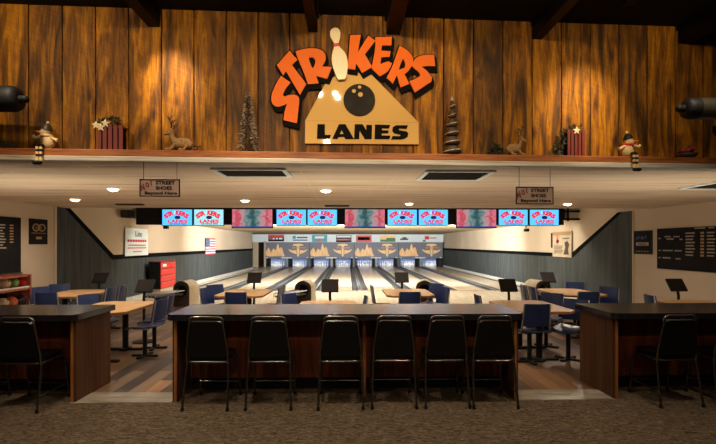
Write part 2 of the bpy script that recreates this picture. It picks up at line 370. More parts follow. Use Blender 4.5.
    def text(s, txt, M, size=1.0, ext=0.01, off=0.0, mi=0, sx=1.0, fit=None):
        cu = bpy.data.curves.new('lettering', 'FONT'); cu.body = txt; cu.size = size; cu.extrude = ext; cu.offset = off
        cu.align_x = 'CENTER'; cu.align_y = 'CENTER'; cu.resolution_u = 3
        ob = bpy.data.objects.new('lettering', cu); COL.objects.link(ob)
        bpy.context.view_layer.update()
        me = ob.evaluated_get(bpy.context.evaluated_depsgraph_get()).to_mesh()
        vs = [v.co.copy() for v in me.vertices]; fs = [tuple(p.vertices) for p in me.polygons]
        if fit and vs:
            xs = [v.x for v in vs]; ys = [v.y for v in vs]
            cx, cy = (min(xs) + max(xs)) / 2, (min(ys) + max(ys)) / 2
            kx, ky = fit[0] / (max(xs) - min(xs)), fit[1] / (max(ys) - min(ys))
            for v in vs: v.x = (v.x - cx) * kx; v.y = (v.y - cy) * ky
        bpy.data.objects.remove(ob); bpy.data.curves.remove(cu)
        # text lies in x/y; stand it up into x/z facing -y
        R = Matrix(((sx, 0, 0, 0), (0, 0, -1, 0), (0, 1, 0, 0), (0, 0, 0, 1)))
        return s.add(vs, fs, mi, False, M @ R)
    def build(s, name, mats, parent=None, loc=None, bevel=0.0, rot=None):
        me = bpy.data.meshes.new(name); me.from_pydata(s.v, [], s.f)
        for m in (mats if isinstance(mats, (list, tuple)) else [mats]): me.materials.append(M_[m] if isinstance(m, str) else m)
        me.polygons.foreach_set('material_index', s.m); me.polygons.foreach_set('use_smooth', s.s); me.update()
        o = bpy.data.objects.new(name, me); COL.objects.link(o)
        if parent is not None: o.parent = parent
        if loc is not None: o.location = loc
        if rot is not None: o.rotation_euler = rot
        if bevel:
            b = o.modifiers.new('bevel', 'BEVEL'); b.width = bevel; b.segments = 2; b.limit_method = 'ANGLE'; b.angle_limit = radians(40)
        return o
def T(*p): return Matrix.Translation(p)
def R(a, ax): return Matrix.Rotation(a, 4, ax)
def empty(name, loc=(0, 0, 0), rz=0.0):
    o = bpy.data.objects.new(name, None); COL.objects.link(o); o.empty_display_size = 0.1
    o.location = loc; o.rotation_euler = (0, 0, rz); return o
def tag(o, label, cat, group=None, kind=None):
    o['label'] = label; o['category'] = cat
    if group: o['group'] = group
    if kind: o['kind'] = kind
    return o
def struct(o): o['kind'] = 'structure'; return o
def copy_tree(o, parent=None):
    c = o.copy(); COL.objects.link(c)
    if parent is not None: c.parent = parent
    for ch in list(o.children): copy_tree(ch, c)
    return c

def smooth_poly(pts, it=1, lim=radians(42)):
    for _ in range(it):
        out = []
        n = len(pts)
        for i in range(n):
            a, b_, c = Vector(pts[i - 1]), Vector(pts[i]), Vector(pts[(i + 1) % n])
            ang = (b_ - a).angle(c - b_, 0)
            if ang < lim: out += [tuple(b_ + (a - b_) * .25), tuple(b_ + (c - b_) * .25)]
            else: out.append(tuple(b_))
        pts = out
    return pts

# ------------------------------------------------------------------ the setting
XL, XR = -6.5, 7.12
struct(MB().box(XL, XR, -4, 5.5, -0.1, 0).build('floor', 'carpet'))
for x0, x1 in ((-2.97, -1.90), (1.86, 2.92)): struct(MB().box(x0, x1, 5.15, 5.5, -0.02, 0.006).build('trim_1', 'reducer'))
struct(MB().box(XL, XR, 5.5, 12.8, -0.1, 0).build('floor', 'lvt'))
struct(MB().box(XL, XR, 12.8, 17.4, -0.1, 0).build('floor', 'approach'))
struct(MB().box(XL - 1.2, XR, 17.4, 37.2, -0.2, -0.1).build('floor', 'cap_dark'))
# front hall ceiling: its front edge runs along the plank wall
ff = WALLY - 0.1
struct(MB().prism([(XL, ff + KW * XL), (XR, ff + KW * XR), (XR, 11.0), (XL, 11.0)], 2.53, 2.565, axes='xy').build('ceiling', 'ceiling'))
struct(MB().box(XL, XR, 10.9, 11.0, 2.565, 2.95).build('ceiling', 'ceil_plain'))
struct(MB().box(XL, XR, 11.0, 14.6, 2.83, 2.95).build('ceiling', 'ceil_plain'))
struct(MB().box(XL - 1.2, XR, 14.6, 37.2, 2.46, 2.95).build('ceiling', 'ceil_plain'))
struct(MB().box(XL, XR, -4, 5.6, 4.12, 4.35).build('ceiling', 'black_ceil'))
struct(MB().box(XL - 0.15, XL, 5.2, 32.6, -0.2, 2.95).build('wall_left', 'wall'))
struct(MB().box(XR, XR + 0.15, 5.2, 37.2, -0.2, 2.95).build('wall_right', 'wall'))
struct(MB().box(XL - 0.15, XL, -4, 5.2, -0.1, 4.35).build('wall_left', 'wall_dark'))
struct(MB().box(XR, XR + 0.15, -4, 5.2, -0.1, 4.35).build('wall_right', 'wall_dark'))
struct(MB().box(XL - 0.15, XR + 0.15, -4.15, -4, -0.1, 4.35).build('wall_rear', 'wall_dark'))
struct(MB().box(XL - 1.3, XR + 0.15, 37.2, 37.35, -0.2, 2.95).build('wall_back', 'wall_dark'))
struct(MB().box(XL - 1.35, XL - 1.2, 32.6, 37.2, -0.2, 2.95).build('wall_side', 'wall_dark'))
# plank wall above the counters
b = MB()
xa = BX0 - 20 * BW
for i in range(42):
    x0 = xa + i * BW
    if x0 + BW < XL or x0 > XR: continue
    dy = random.uniform(0, 0.006)
    b.box(x0 + 0.005, x0 + BW - 0.005, -dy, 0.03, 2.6, 4.12)
b.box(XL, XR, 0.03, 0.12, 2.53, 4.12)
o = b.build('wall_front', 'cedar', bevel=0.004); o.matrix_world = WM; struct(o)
b = MB().box(XL, XR, -0.18, 0.0, 2.567, 2.634); o = b.build('trim_2', 'shelf', bevel=0.006); o.matrix_world = WM; struct(o)
b = MB().box(XL, XR, -0.185, 0.03, 2.515, 2.567); o = b.build('trim_3', 'pale_trim', bevel=0.006); o.matrix_world = WM; struct(o)
# dark wainscot with its sloping black rail, both sides
def wains(name, X, s, y0, ytop, yb, y1, zr, trimname):
    b = MB().prism([(y0, 0), (y1, 0), (y1, zr), (yb, zr), (ytop, 2.53), (y0, 2.53)], X, X + s * 0.02, axes='yz')
    o = b.build(name, 'wains'); struct(o)
    w = 0.13; d = Vector((yb - ytop, zr - 2.53)).normalized(); nrm = Vector((-d.y, d.x)) * w
    b = MB().prism([(ytop, 2.53), (yb, zr), (y1, zr), (y1, zr + w), (yb + 0.06, zr + w), (ytop + 0.2, 2.53)], X, X + s * 0.035, axes='yz')
    struct(b.build(trimname, 'stripe'))
wains('wall_left', XL, 1, XL / tt(55), 11.05, 13.25, 32.6, 1.27, 'trim_4')
wains('wall_right', XR, -1, XR / tt(633), 12.2, 14.95, 37.0, 1.27, 'trim_5')
yl = XL / tt(55)
struct(MB().box(XL, XL + 0.04, yl - 0.05, yl, 0, 2.53).build('trim_6', 'wall'))
yr = XR / tt(633)
struct(MB().box(XR - 0.025, XR, yr - 0.05, yr, 0, 2.53).build('trim_7', 'wall'))
struct(MB().box(XL, XL + 0.06, 14.0, 32.6, 0, 0.13).build('baseboard_left', 'base'))
struct(MB().box(XR - 0.06, XR, 14.0, 35.2, 0, 0.13).build('baseboard_right', 'base'))

# dark beams under the black ceiling
for px, w in ((3, .16), (158, .12), (313, .1), (393.5, .15), (541, .11), (697, .16)):
    X = (WALLY) * tt(px); yy = WALLY + KW * X
    z0 = 3.93 if px > 20 else 3.85
    b = MB().box(X - w / 2, X + w / 2, -3.9, yy + 0.0, z0, 4.12)
    b.box(X - w / 2 - 0.02, X + w / 2 + 0.02, -3.9, yy, 4.07, 4.12)
    struct(b.build('ceiling_beam', 'beam', bevel=0.006))

# ------------------------------------------------------------------ lanes
XC = 0.445; FY, MY = 17.4, 35.2
lanes_x = [XC - 4.95 + 3.3 * p + s * 0.83 for p in range(4) for s in (-1, 1)]
ORD = ['leftmost', 'second from left', 'third from left', 'fourth from left', 'fifth from left', 'sixth from left', 'seventh from left', 'rightmost']
lane0 = None
def make_lane():
    r = empty('bowling_lane')
    MB().box(-0.525, 0.525, FY, 36.8, -0.1, 0.0).build('lane_surface', 'lane', r)
    for k in range(-3, 4):
        x, y = k * 0.13, FY + 4.6 - abs(k) * 0.25; b = MB()
        b.prism([(x - 0.02, y), (x + 0.02, y), (x, y + 0.15)], 0.0, 0.002, axes='xy')
        b.build('aiming_arrow', 'lane_dark', r)
    MB().box(-0.525, 0.525, FY, FY + 0.05, 0, 0.002).build('foul_line', 'black', r)
    for s in (-1, 1):
        b = MB(); n = 8
        def fn(u, v):
            w = pi * u; return (s * 0.64 - s * 0.115 * cos(w), FY + 0.02 + v * (36.7 - FY), -0.004 - 0.085 * sin(w))
        if s > 0: b.grid(lambda u, v: fn(u, v), n, 1, thick=0.008)
        else: b.grid(lambda u, v: fn(1 - u, v), n, 1, thick=0.008)
        b.build('gutter', 'gutter', r)
    return r
lane0 = make_lane()
for i, x in enumerate(lanes_x):
    o = lane0 if i == 0 else copy_tree(lane0)
    o.location = (x, 0, 0)
    tag(o, f'pale maple bowling lane with grey gutters, {ORD[i]} of the eight', 'bowling lane', 'bowling lanes')
edges = [lanes_x[0] - 0.83] + [(lanes_x[i] + lanes_x[i + 1]) / 2 for i in range(7)] + [lanes_x[7] + 0.83]
for i, x in enumerate(edges):
    if i in (0, 8):
        x0 = XL if i == 0 else x - 0.075; x1 = XR if i == 8 else x + 0.075
        o = MB().box(x0, x1, FY, 36.8, -0.1, 0.02).build('trim_8', 'approach'); struct(o); continue
    rt = empty('lane_divider', (x, 0, 0))
    MB().box(-0.058, 0.058, FY, 36.8, -0.1, 0.015).build('divider_base', 'cap_dark' if i % 2 else 'cap', rt)
    MB().box(-0.025, 0.025, FY + 0.1, 36.8, 0.015, 0.03).build('ball_track_cover', 'cap' if i % 2 else 'cap_dark', rt)
    tag(rt, f'long grey divider strip between the {ORD[i-1]} and {ORD[i]} lanes', 'lane divider', 'lane dividers')

# mask units with flame and wing prints, 4 of them
def q(pts, ox, oy, sc=11.0): return [(265 + ox + x / sc, 228 + y / sc) for x, y in pts]
mp0 = at(265, 242, MY); mp1 = at(443, 258, MY); mw = (mp1.x - mp0.x) / 4; zt, zb = at(354, 242.2, MY).z, at(354, 258.3, MY).z
def um(p): return ((p[0] - 7) / 485 * mw - mw / 2, (332 - p[1]) / (332 - 157) * (zt - zb))
def make_mask():
    r = empty('lane_mask')
    MB().box(-mw / 2 + 0.01, mw / 2 - 0.01, 0, 0.05, 0, zt - zb).build('panel', 'mask', r, bevel=0.01)
    MB().box(mw / 2 - 0.03, mw / 2 - 0.0, -0.012, 0.05, -0.02, zt - zb).build('frame_strip', 'cap_dark', r)
    fl = [(15, 315), (12, 262), (30, 238), (45, 212), (60, 236), (68, 272), (84, 240), (100, 222), (116, 246), (130, 232), (136, 190), (146, 172), (157, 190), (160, 228), (172, 214), (186, 208), (200, 236), (210, 288), (230, 314), (150, 306)]
    MB().prism([um(p) for p in smooth_poly(fl, 2, radians(150))], -0.006, 0).build('flame_print', 'peach', r)
    b = MB()
    for c in ((52, 268), (100, 262), (146, 226), (186, 262)):
        b.prism([um((c[0] + 11 * cos(a) * (1.2 if sin(a) > 0 else .8), c[1] + 36 * sin(a))) for a in [k * pi / 6 for k in range(12)]], -0.010, -0.006)
    b.build('pin_print', 'gold', r)
    b = MB()
    b.prism([um(p) for p in [(258, 232), (300, 246), (346, 242), (350, 288), (312, 276), (278, 258)]], -0.006, 0)
    b.prism([um(p) for p in [(470, 232), (428, 246), (384, 242), (380, 288), (416, 276), (450, 258)]], -0.006, 0)
    b.prism([um(p) for p in [(352, 196), (378, 196), (376, 306), (365, 314), (354, 306)]], -0.008, 0)
    b.prism([um(p) for p in [(308, 196), (312, 180), (340, 174), (390, 174), (418, 180), (424, 196)]], -0.006, 0)
    b.build('wing_print', 'gold', r)
    b = MB()
    for x in range(300, 436, 19): b.box(*(um((x, 0))[0], um((x + 13, 0))[0]), -0.010, 0, um((0, 228))[1], um((0, 208))[1])
    b.build('letter_print', 'ochre', r)
    b = MB().box(um((185, 0))[0], um((300, 0))[0], -0.02, 0.02, 0.0, 0.07)
    b.box(um((20, 0))[0], um((36, 0))[0], -0.02, 0.02, 0.02, 0.08); b.box(um((458, 0))[0], um((472, 0))[0], -0.02, 0.02, 0.02, 0.08)
    b.build('number_strip', 'white', r)
    return r
mask0 = make_mask()
for i in range(4):
    o = mask0 if i == 0 else copy_tree(mask0)
    o.location = (mp0.x + mw * (i + 0.5), MY, zb)
    tag(o, f'grey mask panel with flames and gold wings above the pins, {["leftmost","second from left","third from left","rightmost"][i]} of four', 'mask panel', 'mask panels above the pins')
# partitions between the pin decks (part of the building)
for i, x in enumerate(edges):
    w = 0.2 if i % 2 else 0.24
    if i == 0: w = 0.16
    struct(MB().box(x - w / 2, x + w / 2, MY + 0.06, 36.9, 0, 0.75).build('pit_partition', 'black'))
    if 0 < i < 8: struct(MB().box(x - 0.09, x + 0.09, MY + 0.02, MY + 0.06, 0, 0.66).build('pit_partition', 'cap' if i % 2 else 'cap_dark'))
for x in lanes_x: struct(MB().box(x - 0.6, x + 0.6, 36.86, 36.92, 0, 0.9).build('pit_curtain', 'curtain'))
struct(MB().box(lanes_x[0] - 0.9, XR, MY + 0.06, 36.9, 0.75, 0.8).build('pit_cover', 'black'))
# bowling pins
prof = [(0.026, 0), (0.036, 0.02), (0.05, 0.07), (0.0605, 0.115), (0.058, 0.15), (0.046, 0.2), (0.031, 0.24), (0.0235, 0.27), (0.0245, 0.295), (0.03, 0.32), (0.0325, 0.345), (0.028, 0.368), (0.015, 0.38), (0.0, 0.382)]
def make_pin():
    b = MB().lathe(prof, 12)
    for z in (0.262, 0.285): b.lathe([(0.0252, z), (0.0262, z + 0.005), (0.0252, z + 0.010)], 12, 1)
    return b.build('bowling_pin', ['pinwhite', 'red'])
pin0 = make_pin(); first = True
for i, x in enumerate(lanes_x):
    for row in range(4):
        for k in range(row + 1):
            o = pin0 if first else pin0.copy()
            if not first: COL.objects.link(o)
            first = False
            o.location = (x + (k - row / 2) * 0.305, 35.5 + row * 0.264, 0.0)
            tag(o, f'white bowling pin standing at the end of the {ORD[i]} lane', 'bowling pin', f'pins on the {ORD[i]} lane')
# advert strip
a0, a1 = at(251, 234.3, MY - 0.02), at(443.5, 242, MY - 0.02)
struct(MB().box(a0.x, a1.x, MY - 0.02, MY + 0.1, zt, at(354, 234.4, MY).z).build('wall_back', 'white'))
def card(label, px0, px1, py0, py1, base, shapes):
    p0, p1 = at(px0, py0, MY - 0.03), at(px1, py1, MY - 0.03)
    w, h = p1.x - p0.x, p0.z - p1.z
    r = empty('advert_sign', ((p0.x + p1.x) / 2, MY - 0.03, p1.z))
    MB().box(-w / 2, w / 2, -0.015, 0.01, 0, h).build('board', base, r)
    for nm, m, rects in shapes:
        b = MB()
        for x0, x1, y0, y1 in rects: b.box((x0 - .5) * w, (x1 - .5) * w, -0.022, -0.015, y0 * h, y1 * h)
        b.build(nm, m, r)
    tag(r, label, 'advert', 'adverts above the lanes')
card('red and black advert board at left end above the lanes', 268.3, 284, 234.8, 241.4, 'black', [('print', 'red', [(0, 1, .62, 1), (.1, .3, .2, .5)]), ('lettering', 'white', [(.08, .2, .3, .55), (.26, .42, .3, .55), (.48, .62, .3, .55), (.68, .9, .3, .55)])])
card('white advert board with blue lines of print above the lanes', 292, 308.4, 234.9, 241.4, 'white', [('lettering', 'navyprint', [(.3, .95, .5, .7), (.05, .95, .12, .28)]), ('logo', 'teal', [(.04, .24, .4, .85)])])
card('turquoise picture advert board above the second pair of lanes', 312, 327.2, 234.9, 242, 'teal', [('print', 'white', [(.2, .8, .5, .8)]), ('figure', 'rust', [(.38, .62, .1, .5)])])
card('purple and grey advert board left of the lane centre', 336, 351.5, 235.2, 242, 'signgrey', [('print', 'ink', [(0, 1, .0, .22), (0, 1, .5, .62)]), ('lettering', 'rust', [(.22, .75, .2, .45)]), ('band', 'white', [(.05, .95, .68, .9)])])
card('red framed advert board at the lane centre', 356, 371.6, 235.2, 242, 'red', [('print', 'ink', [(.12, .88, .28, .72)]), ('lettering', 'chalk', [(.2, .45, .4, .6), (.5, .8, .4, .6)])])
card('yellow and green landscape advert board above the lanes', 380.2, 395.3, 235.4, 241.8, 'gold', [('print', 'green', [(0, 1, 0, .35), (.4, 1, .35, .6)])])
card('white advert board with a dark car shaped mark', 399, 410.5, 235.4, 241.6, 'white', [('print', 'cap_dark', [(.1, .8, .25, .5), (.3, .65, .5, .72)])])
card('white advert board with red and green mark at right end', 422.5, 438, 235.2, 241.8, 'white', [('logo', 'red', [(.15, .42, .35, .85)]), ('leaf', 'green', [(.02, .2, .02, .28)]), ('lettering', 'rust', [(.46, .9, .5, .66)])])
# posts left of the masks
p = at(252.8, 250, 33.2); q1 = at(258.2, 250, 33.2)
p = at(252.8, 250, 35.0); q1 = at(258.2, 250, 35.0)
o = MB().box(p.x, q1.x, 35.0, 35.17, 0, zt).build('trim_9', 'tan'); struct(o)
p = at(264.6, 250, MY); struct(MB().box(p.x - 0.05, p.x + 0.08, MY - 0.02, MY + 0.2, 0, 1.9).build('trim_10', 'tan'))
p = at(443.8, 250, MY); struct(MB().box(p.x, p.x + 0.12, MY - 0.02, MY + 0.2, 0, 1.9).build('trim_11', 'cap_dark'))

# ------------------------------------------------------------------ ball returns
def make_return():
    r = empty('ball_return')
    b = MB()                                        # hood: rounded arch with a mouth
    arch = [(-0.23, 0.0), (0.23, 0.0), (0.23, 0.5)] + [(0.23 * cos(a), 0.5 + 0.2 * sin(a)) for a in [pi * k / 12 for k in range(1, 12)]] + [(-0.23, 0.5)]
    mouth = [(0.145 * cos(a), 0.44 + 0.145 * sin(a)) for a in [2 * pi * k / 18 for k in range(18)]]
    b.prism(arch, 0.0, 0.12, holes=[mouth]); b.prism(arch, 0.12, 0.55)
    b.build('hood', 'tan', r, bevel=0.02)
    b = MB(); pl = [(x * 0.985, 0.005 + z * 0.985) for x, z in arch]; b.prism(pl, -0.025, 0.0, holes=[mouth]); b.build('face_plate', 'brown', r)
    b = MB(); ring = [(0.15 * cos(a), -0.026, 0.44 + 0.15 * sin(a)) for a in [2 * pi * k / 24 for k in range(24)]]; b.tube(ring, 0.018, 6, closed=True); b.build('mouth_ring', 'black', r)
    b = MB().prism([(x * .98, z) for x, z in mouth], 0.10, 0.119); b.build('mouth_lining', 'black', r)
    M = T(-0.05, -0.02, 0) @ R(radians(-18), 'Z')
    b = MB().box(-0.19, 0.19, -0.95, -0.04, 0.34, 0.38, M=M)
    b.build('tray', 'brown', r)
    for s in (-0.2, -0.07, 0.07, 0.2):
        b = MB().tube([(s, -0.03, 0.45), (s, -0.95, 0.43), (s, -1.0, 0.4), (s, -0.98, 0.35)], 0.016, 8, M=M); b.build('rail', 'silver', r)
    b = MB().box(-0.1, 0.1, -0.75, -0.45, 0, 0.34, M=M); b.build('pedestal', 'brown', r, bevel=0.01)
    return r
ret0 = make_return()
for i, px in enumerate((181.5, 303, 424.5, 543)):
    o = ret0 if i == 0 else copy_tree(ret0); X = 13.0 * tt(px); o.location = (X, 13.0, 0)
    if i == 3: o.rotation_euler = (0, 0, radians(12))
    if i == 0: o.rotation_euler = (0, 0, radians(-8))
    tag(o, ['tan ball return hood near the left wall, beside the red cabinet', 'tan ball return behind the second scoring screen from left, left of centre', 'tan ball return right of centre, behind a maple table', 'tan ball return near the right wall below the charcoal wall covering'][i], 'ball return', 'ball returns on the approach')

# ------------------------------------------------------------------ overhead screens
TY = 14.3
l0, l1 = at(137, 208.6, 14.42), at(563, 224, 14.42)
struct(MB().box(l0.x, l1.x, 14.359, 14.6, 2.28, 2.78).build('screen_bulkhead', 'black'))
def logo_tv(w, h, bg):
    r = empty('television')
    MB().box(-w / 2, w / 2, 0, 0.06, 0, h).build('casing', 'black', r, bevel=0.006)
    sc = MB().box(-w / 2 + 0.018, w / 2 - 0.018, -0.004, 0.0, 0.018, h - 0.018).build('screen', bg, r)
    k = w * 0.95; zc = h / 2
    b = MB()
    for ch, u, v, a in (('S', -.375, .045, 38), ('T', -.29, .105, 28), ('R', -.195, .145, 18)): b.text(ch, T(u * k, -0.006, zc + v * k) @ R(-radians(a), 'Y'), fit=(0.135 * k, 0.165 * k), ext=0.002, off=0.07)
    for ch, u, v, a in (('K', .02, .16, -6), ('E', .13, .14, -14), ('R', .235, .1, -24), ('S', .325, .045, -32)): b.text(ch, T(u * k, -0.006, zc + v * k) @ R(-radians(a), 'Y'), fit=(0.135 * k, 0.165 * k), ext=0.002, off=0.07)
    b.text('LANES', T(0.02 * k, -0.006, zc - 0.135 * k), fit=(0.66 * k, 0.12 * k), ext=0.002, off=0.045)
    b.build('lettering', 's_red', sc)
    b = MB().ball((0.01 * k, -0.002, zc + 0.0 * k), (0.11 * k, 0.006, 0.066 * k)); b.build('ball_mark', 's_dark', sc)
    b = MB().ball((-.085 * k, -0.002, zc + 0.17 * k), (0.022 * k, 0.005, 0.06 * k)); b.build('pin_mark', 's_white', sc)
    b = MB()
    for x in (-.26, -.2, -.12, -.06, 0, .06, .14, .2, .26): b.box(x * k, (x + .045) * k, -0.006, -0.004, zc - 0.245 * k, zc - 0.21 * k)
    b.build('caption_line', 's_dark', sc)
    return r
DN = ['far left', 'left of centre', 'right of centre', 'far right']
proto = {}
dbl = [(161.8, 192.6), (193.6, 224.0), (276, 306.6), (307, 337.6), (387, 417.6), (418, 448.6), (498, 528.4), (529, 559.4)]
for i, (a, c) in enumerate(dbl):
    p0, p1 = at(a, 208.9, TY), at(c, 225.9, TY)
    bg = 'cyan_pale' if i == 1 else 'cyan'
    if bg not in proto: proto[bg] = logo_tv(p1.x - p0.x, p0.z - p1.z, bg); o = proto[bg]
    else: o = copy_tree(proto[bg])
    o.location = ((p0.x + p1.x) / 2, TY, p1.z)
    tag(o, f'{"pale" if i == 1 else "bright"} cyan television with red bowling logo, {"left" if i % 2 == 0 else "right"} one of the {DN[i//2]} pair', 'television', 'score televisions over the lanes')
mv = None
for i, (a, c) in enumerate(((231.5, 273), (344.6, 385.2), (455.8, 497))):
    p0, p1 = at(a, 208.6, TY - 0.1), at(c, 228.2, TY - 0.1); w, h = 1.22, p0.z - p1.z
    if mv is None:
        mv = empty('television'); o = mv
        MB().box(-w / 2, w / 2, 0, 0.07, 0, h).build('casing', 'black', mv, bevel=0.006)
        b = MB().box(-w / 2 + 0.02, w / 2 - 0.02, -0.005, 0.0, -h / 2 + 0.02, h / 2 - 0.02); b.build('screen', 'movie', mv, loc=(0, 0, h / 2))
        MB().box(-0.06, 0.06, 0.07, 0.16, h * .35, h * .65).build('bracket', 'black', mv)
    else: o = copy_tree(mv)
    o.location = ((p0.x + p1.x) / 2, TY - 0.1, p1.z)
    tag(o, f'large television showing a pink and teal lane picture, {["left","middle","right"][i]} of three', 'television', 'large picture televisions')
for px, py, lab in ((166.5, 227.3, 'small black camera hanging under the leftmost television'), (526, 230, 'small black camera hanging under the television pair at the right end')):
    p = at(px, py, TY + 0.2)
    r = empty('lane_camera', (p.x, p.y, p.z - 0.05))
    MB().box(-0.06, 0.06, -0.12, 0.05, 0, 0.09).build('body', 'black', r, bevel=0.01)
    MB().cyl((0, -0.15, 0.045), (0, -0.11, 0.045), 0.03).build('lens', 'screen_off', r)
    MB().cyl((0, 0, 0.09), (0, 0, 2.30 - p.z + 0.05), 0.015).build('stem', 'black', r)
    tag(r, lab, 'camera')
p0 = at(561, 211, 14.45); p1 = at(580, 219, 14.45)
r = empty('screen_rail', (p0.x, 14.45, 2.4))
for z in (0.06, 0.3): MB().box(-0.05, p1.x - p0.x, 0.0, 0.05, z - 0.03, z + 0.03).build('rail', 'black', r)
MB().box(0.2, 0.25, 0.0, 0.05, 0.0, 0.43).build('hanger', 'black', r); MB().box(0.05, 0.1, -.05, 0.0, 0.1, 0.4).build('hanger', 'black', r)
tag(r, 'bare black mounting rails at right end of the television row', 'rail')

# ------------------------------------------------------------------ wall things, left
def side_rect(X, s, px0, py0, px1, py1):
    a = atx(px0, py0, X); c = atx(px1, py0, X); d = atx(px0, py1, X); e = atx(px1, py1, X)
    return min(a.y, c.y), max(a.y, c.y), (d.z + e.z) / 2, (a.z + c.z) / 2
def side_obj(name, X, s, rect):
    y0, y1, z0, z1 = rect       # local frame: x along the picture's right, y into the wall, z up
    r = empty(name, (X, (y0 + y1) / 2, z0), radians(90) if s > 0 else radians(-90)); return r, y1 - y0, z1 - z0
# (s > 0: left wall facing +X; picture right = +Y.  s < 0: right wall facing -X; picture right = -Y)
r, w, h = side_obj('poster', XL - 0.001, 1, side_rect(XL, 1, 28.6, 219, 46.8, 244.3))
MB().box(-w / 2, w / 2, -0.02, 0, 0, h).build('board', 'slate', r, bevel=0.004)
b = MB()
for sx in (-0.13, 0.13): b.tube([(sx * w / .6 * .75 + 0.1 * cos(a), -0.024, h * .66 + 0.07 * sin(a)) for a in [2 * pi * k / 20 for k in range(20)]], 0.014, 6, closed=True)
b.build('emblem', 'chalkgold', r)
MB().text('LITE', T(0, -0.024, h * .66), fit=(0.2, 0.05), ext=0.002).build('lettering', 'chalk', r)
b = MB().box(-w * .4, w * .4, -0.023, -0.02, h * .43, h * .45); b.box(-w * .15, w * .15, -0.023, -0.02, h * .2, h * .3); b.build('print_lines', 'chalkgold', r)
tag(r, 'small dark poster with gold oval emblem on the left beige wall', 'poster')
r, w, h = side_obj('menu_board', XL + 0.0005, 1, (8.0, XL / tt(19.5), atx(10, 273, XL).z, atx(10, 217, XL).z))
MB().box(-w / 2, w / 2, -0.03, 0, 0, h).build('board', 'slate', r, bevel=0.004)
MB().box(-w / 2, w / 2, -0.06, -0.0, -0.03, 0.0).build('ledge', 'brown', r)
b = MB()
for k in range(9):
    z = h * (.84 - .05 * k); b.box(w * .02, w * (.02 + random.uniform(.14, .22)), -0.034, -0.03, z, z + h * .02)
b.build('chalk_lines', 'chalk', r)
b = MB()
for k in range(7):
    z = h * (.84 - .05 * k); b.box(w * .3, w * .36, -0.034, -0.03, z, z + h * .022)
b.build('price_column', 'chalkgold', r)
tag(r, 'black menu board with white lines at the left edge above the ball rack', 'menu board')
# banner
r, w, h = side_obj('banner', XL + 0.04, 1, side_rect(XL, 1, 123.8, 228.4, 146, 255.5))
MB().grid(lambda u, v: ((u - .5) * w * (1.0 + .05 * (1 - v)), -0.012 - 0.01 * sin(u * 9), v * h), 14, 4, thick=0.004).build('sheet', 'white', r)
MB().text('Lite', T(0.05 * w, -0.03, h * .8), fit=(w * .3, h * .2), ext=0.002).build('emblem', 'cap_dark', r)
for z, n, a in ((.5, 8, .44), (.36, 12, .40), (.26, 13, .43), (.13, 5, .2)):
    b = MB()
    for k in range(n):
        x = -a + 2 * a * k / n; b.box(x * w, (x + 2 * a / n * .75) * w, -0.03, -0.028, h * z, h * (z + (.085 if n == 8 else .04)))
    b.build('print_line', 'flagred', r)
tag(r, 'white paper banner with red lines of print on left wall', 'banner')
# speaker on the left wall
y0, y1, z0, z1 = side_rect(XL + 0.1, 1, 119, 210, 130, 218)
r = empty('wall_speaker', (XL, (y0 + y1) / 2, (z0 + z1) / 2))
MB().box(0.08, 0.3, -0.2, 0.2, -0.11, 0.11).build('cabinet', 'black', r, bevel=0.01)
MB().box(0.09, 0.29, -0.205, -0.2, -0.1, 0.1).build('grille', 'vent', r)
MB().box(0.0, 0.08, -0.03, 0.03, -0.03, 0.03).build('bracket', 'black', r)
tag(r, 'small black loudspeaker high on left wall above the banner', 'speaker')
# flag
r, w, h = side_obj('flag', XL + 0.045, 1, side_rect(XL, 1, 204.6, 238.3, 214.2, 254.6))
b = MB()
for k in range(13):
    z1_ = h * (1 - k / 13); z0_ = h * (1 - (k + 1) / 13)
    b.box(-w / 2 if k > 6 else -w * .1, w / 2, -0.012, 0, z0_, z1_, k % 2)
b.build('stripes', ['flagred', 'white'], r)
MB().box(-w / 2, -w * .1, -0.014, 0, h * 6 / 13, h).build('canton', 'flagblue', r)
b = MB()
for i in range(5):
    for k in range(6): b.box(-w * .46 + k * w * .062, -w * .46 + k * w * .062 + w * .022, -0.016, -0.014, h * (.5 + .095 * i), h * (.52 + .095 * i))
b.build('stars', 'white', r)
tag(r, 'American flag hung on left wall across the black rail', 'flag')
# red cabinet
c = atx(159.5, 275, XL + 0.5)
r = empty('tool_cabinet', (XL + 0.36, 15.95, 0))
MB().box(-0.19, 0.17, -0.65, 0.65, 0.26, 1.12).build('body', 'black', r, bevel=0.012)
MB().box(-0.2, 0.2, -0.67, 0.67, 1.12, 1.15).build('lid', 'darkred', r, bevel=0.008)
for k in range(4):
    z = 0.28 + k * 0.21
    d = MB().box(0.17, 0.195, -0.64, 0.64, z, z + 0.195).build('drawer', 'red', r, bevel=0.006)
    MB().box(0.195, 0.21, -0.56, 0.56, z + 0.155, z + 0.172).build('handle', 'silver', d)
MB().box(0.196, 0.198, -0.5, -0.2, 0.97, 1.05).build('sticker', 'white', r)
MB().box(-0.17, 0.17, -0.62, 0.62, 0.1, 0.26).build('plinth', 'tan', r)
for sx in (-0.13, 0.13):
    for sy in (-0.55, 0.55): MB().cyl((sx - 0.02, sy, 0.05), (sx + 0.02, sy, 0.05), 0.05).build('caster', 'black', r)
tag(r, 'red and black drawer cabinet standing against left wall', 'cabinet')
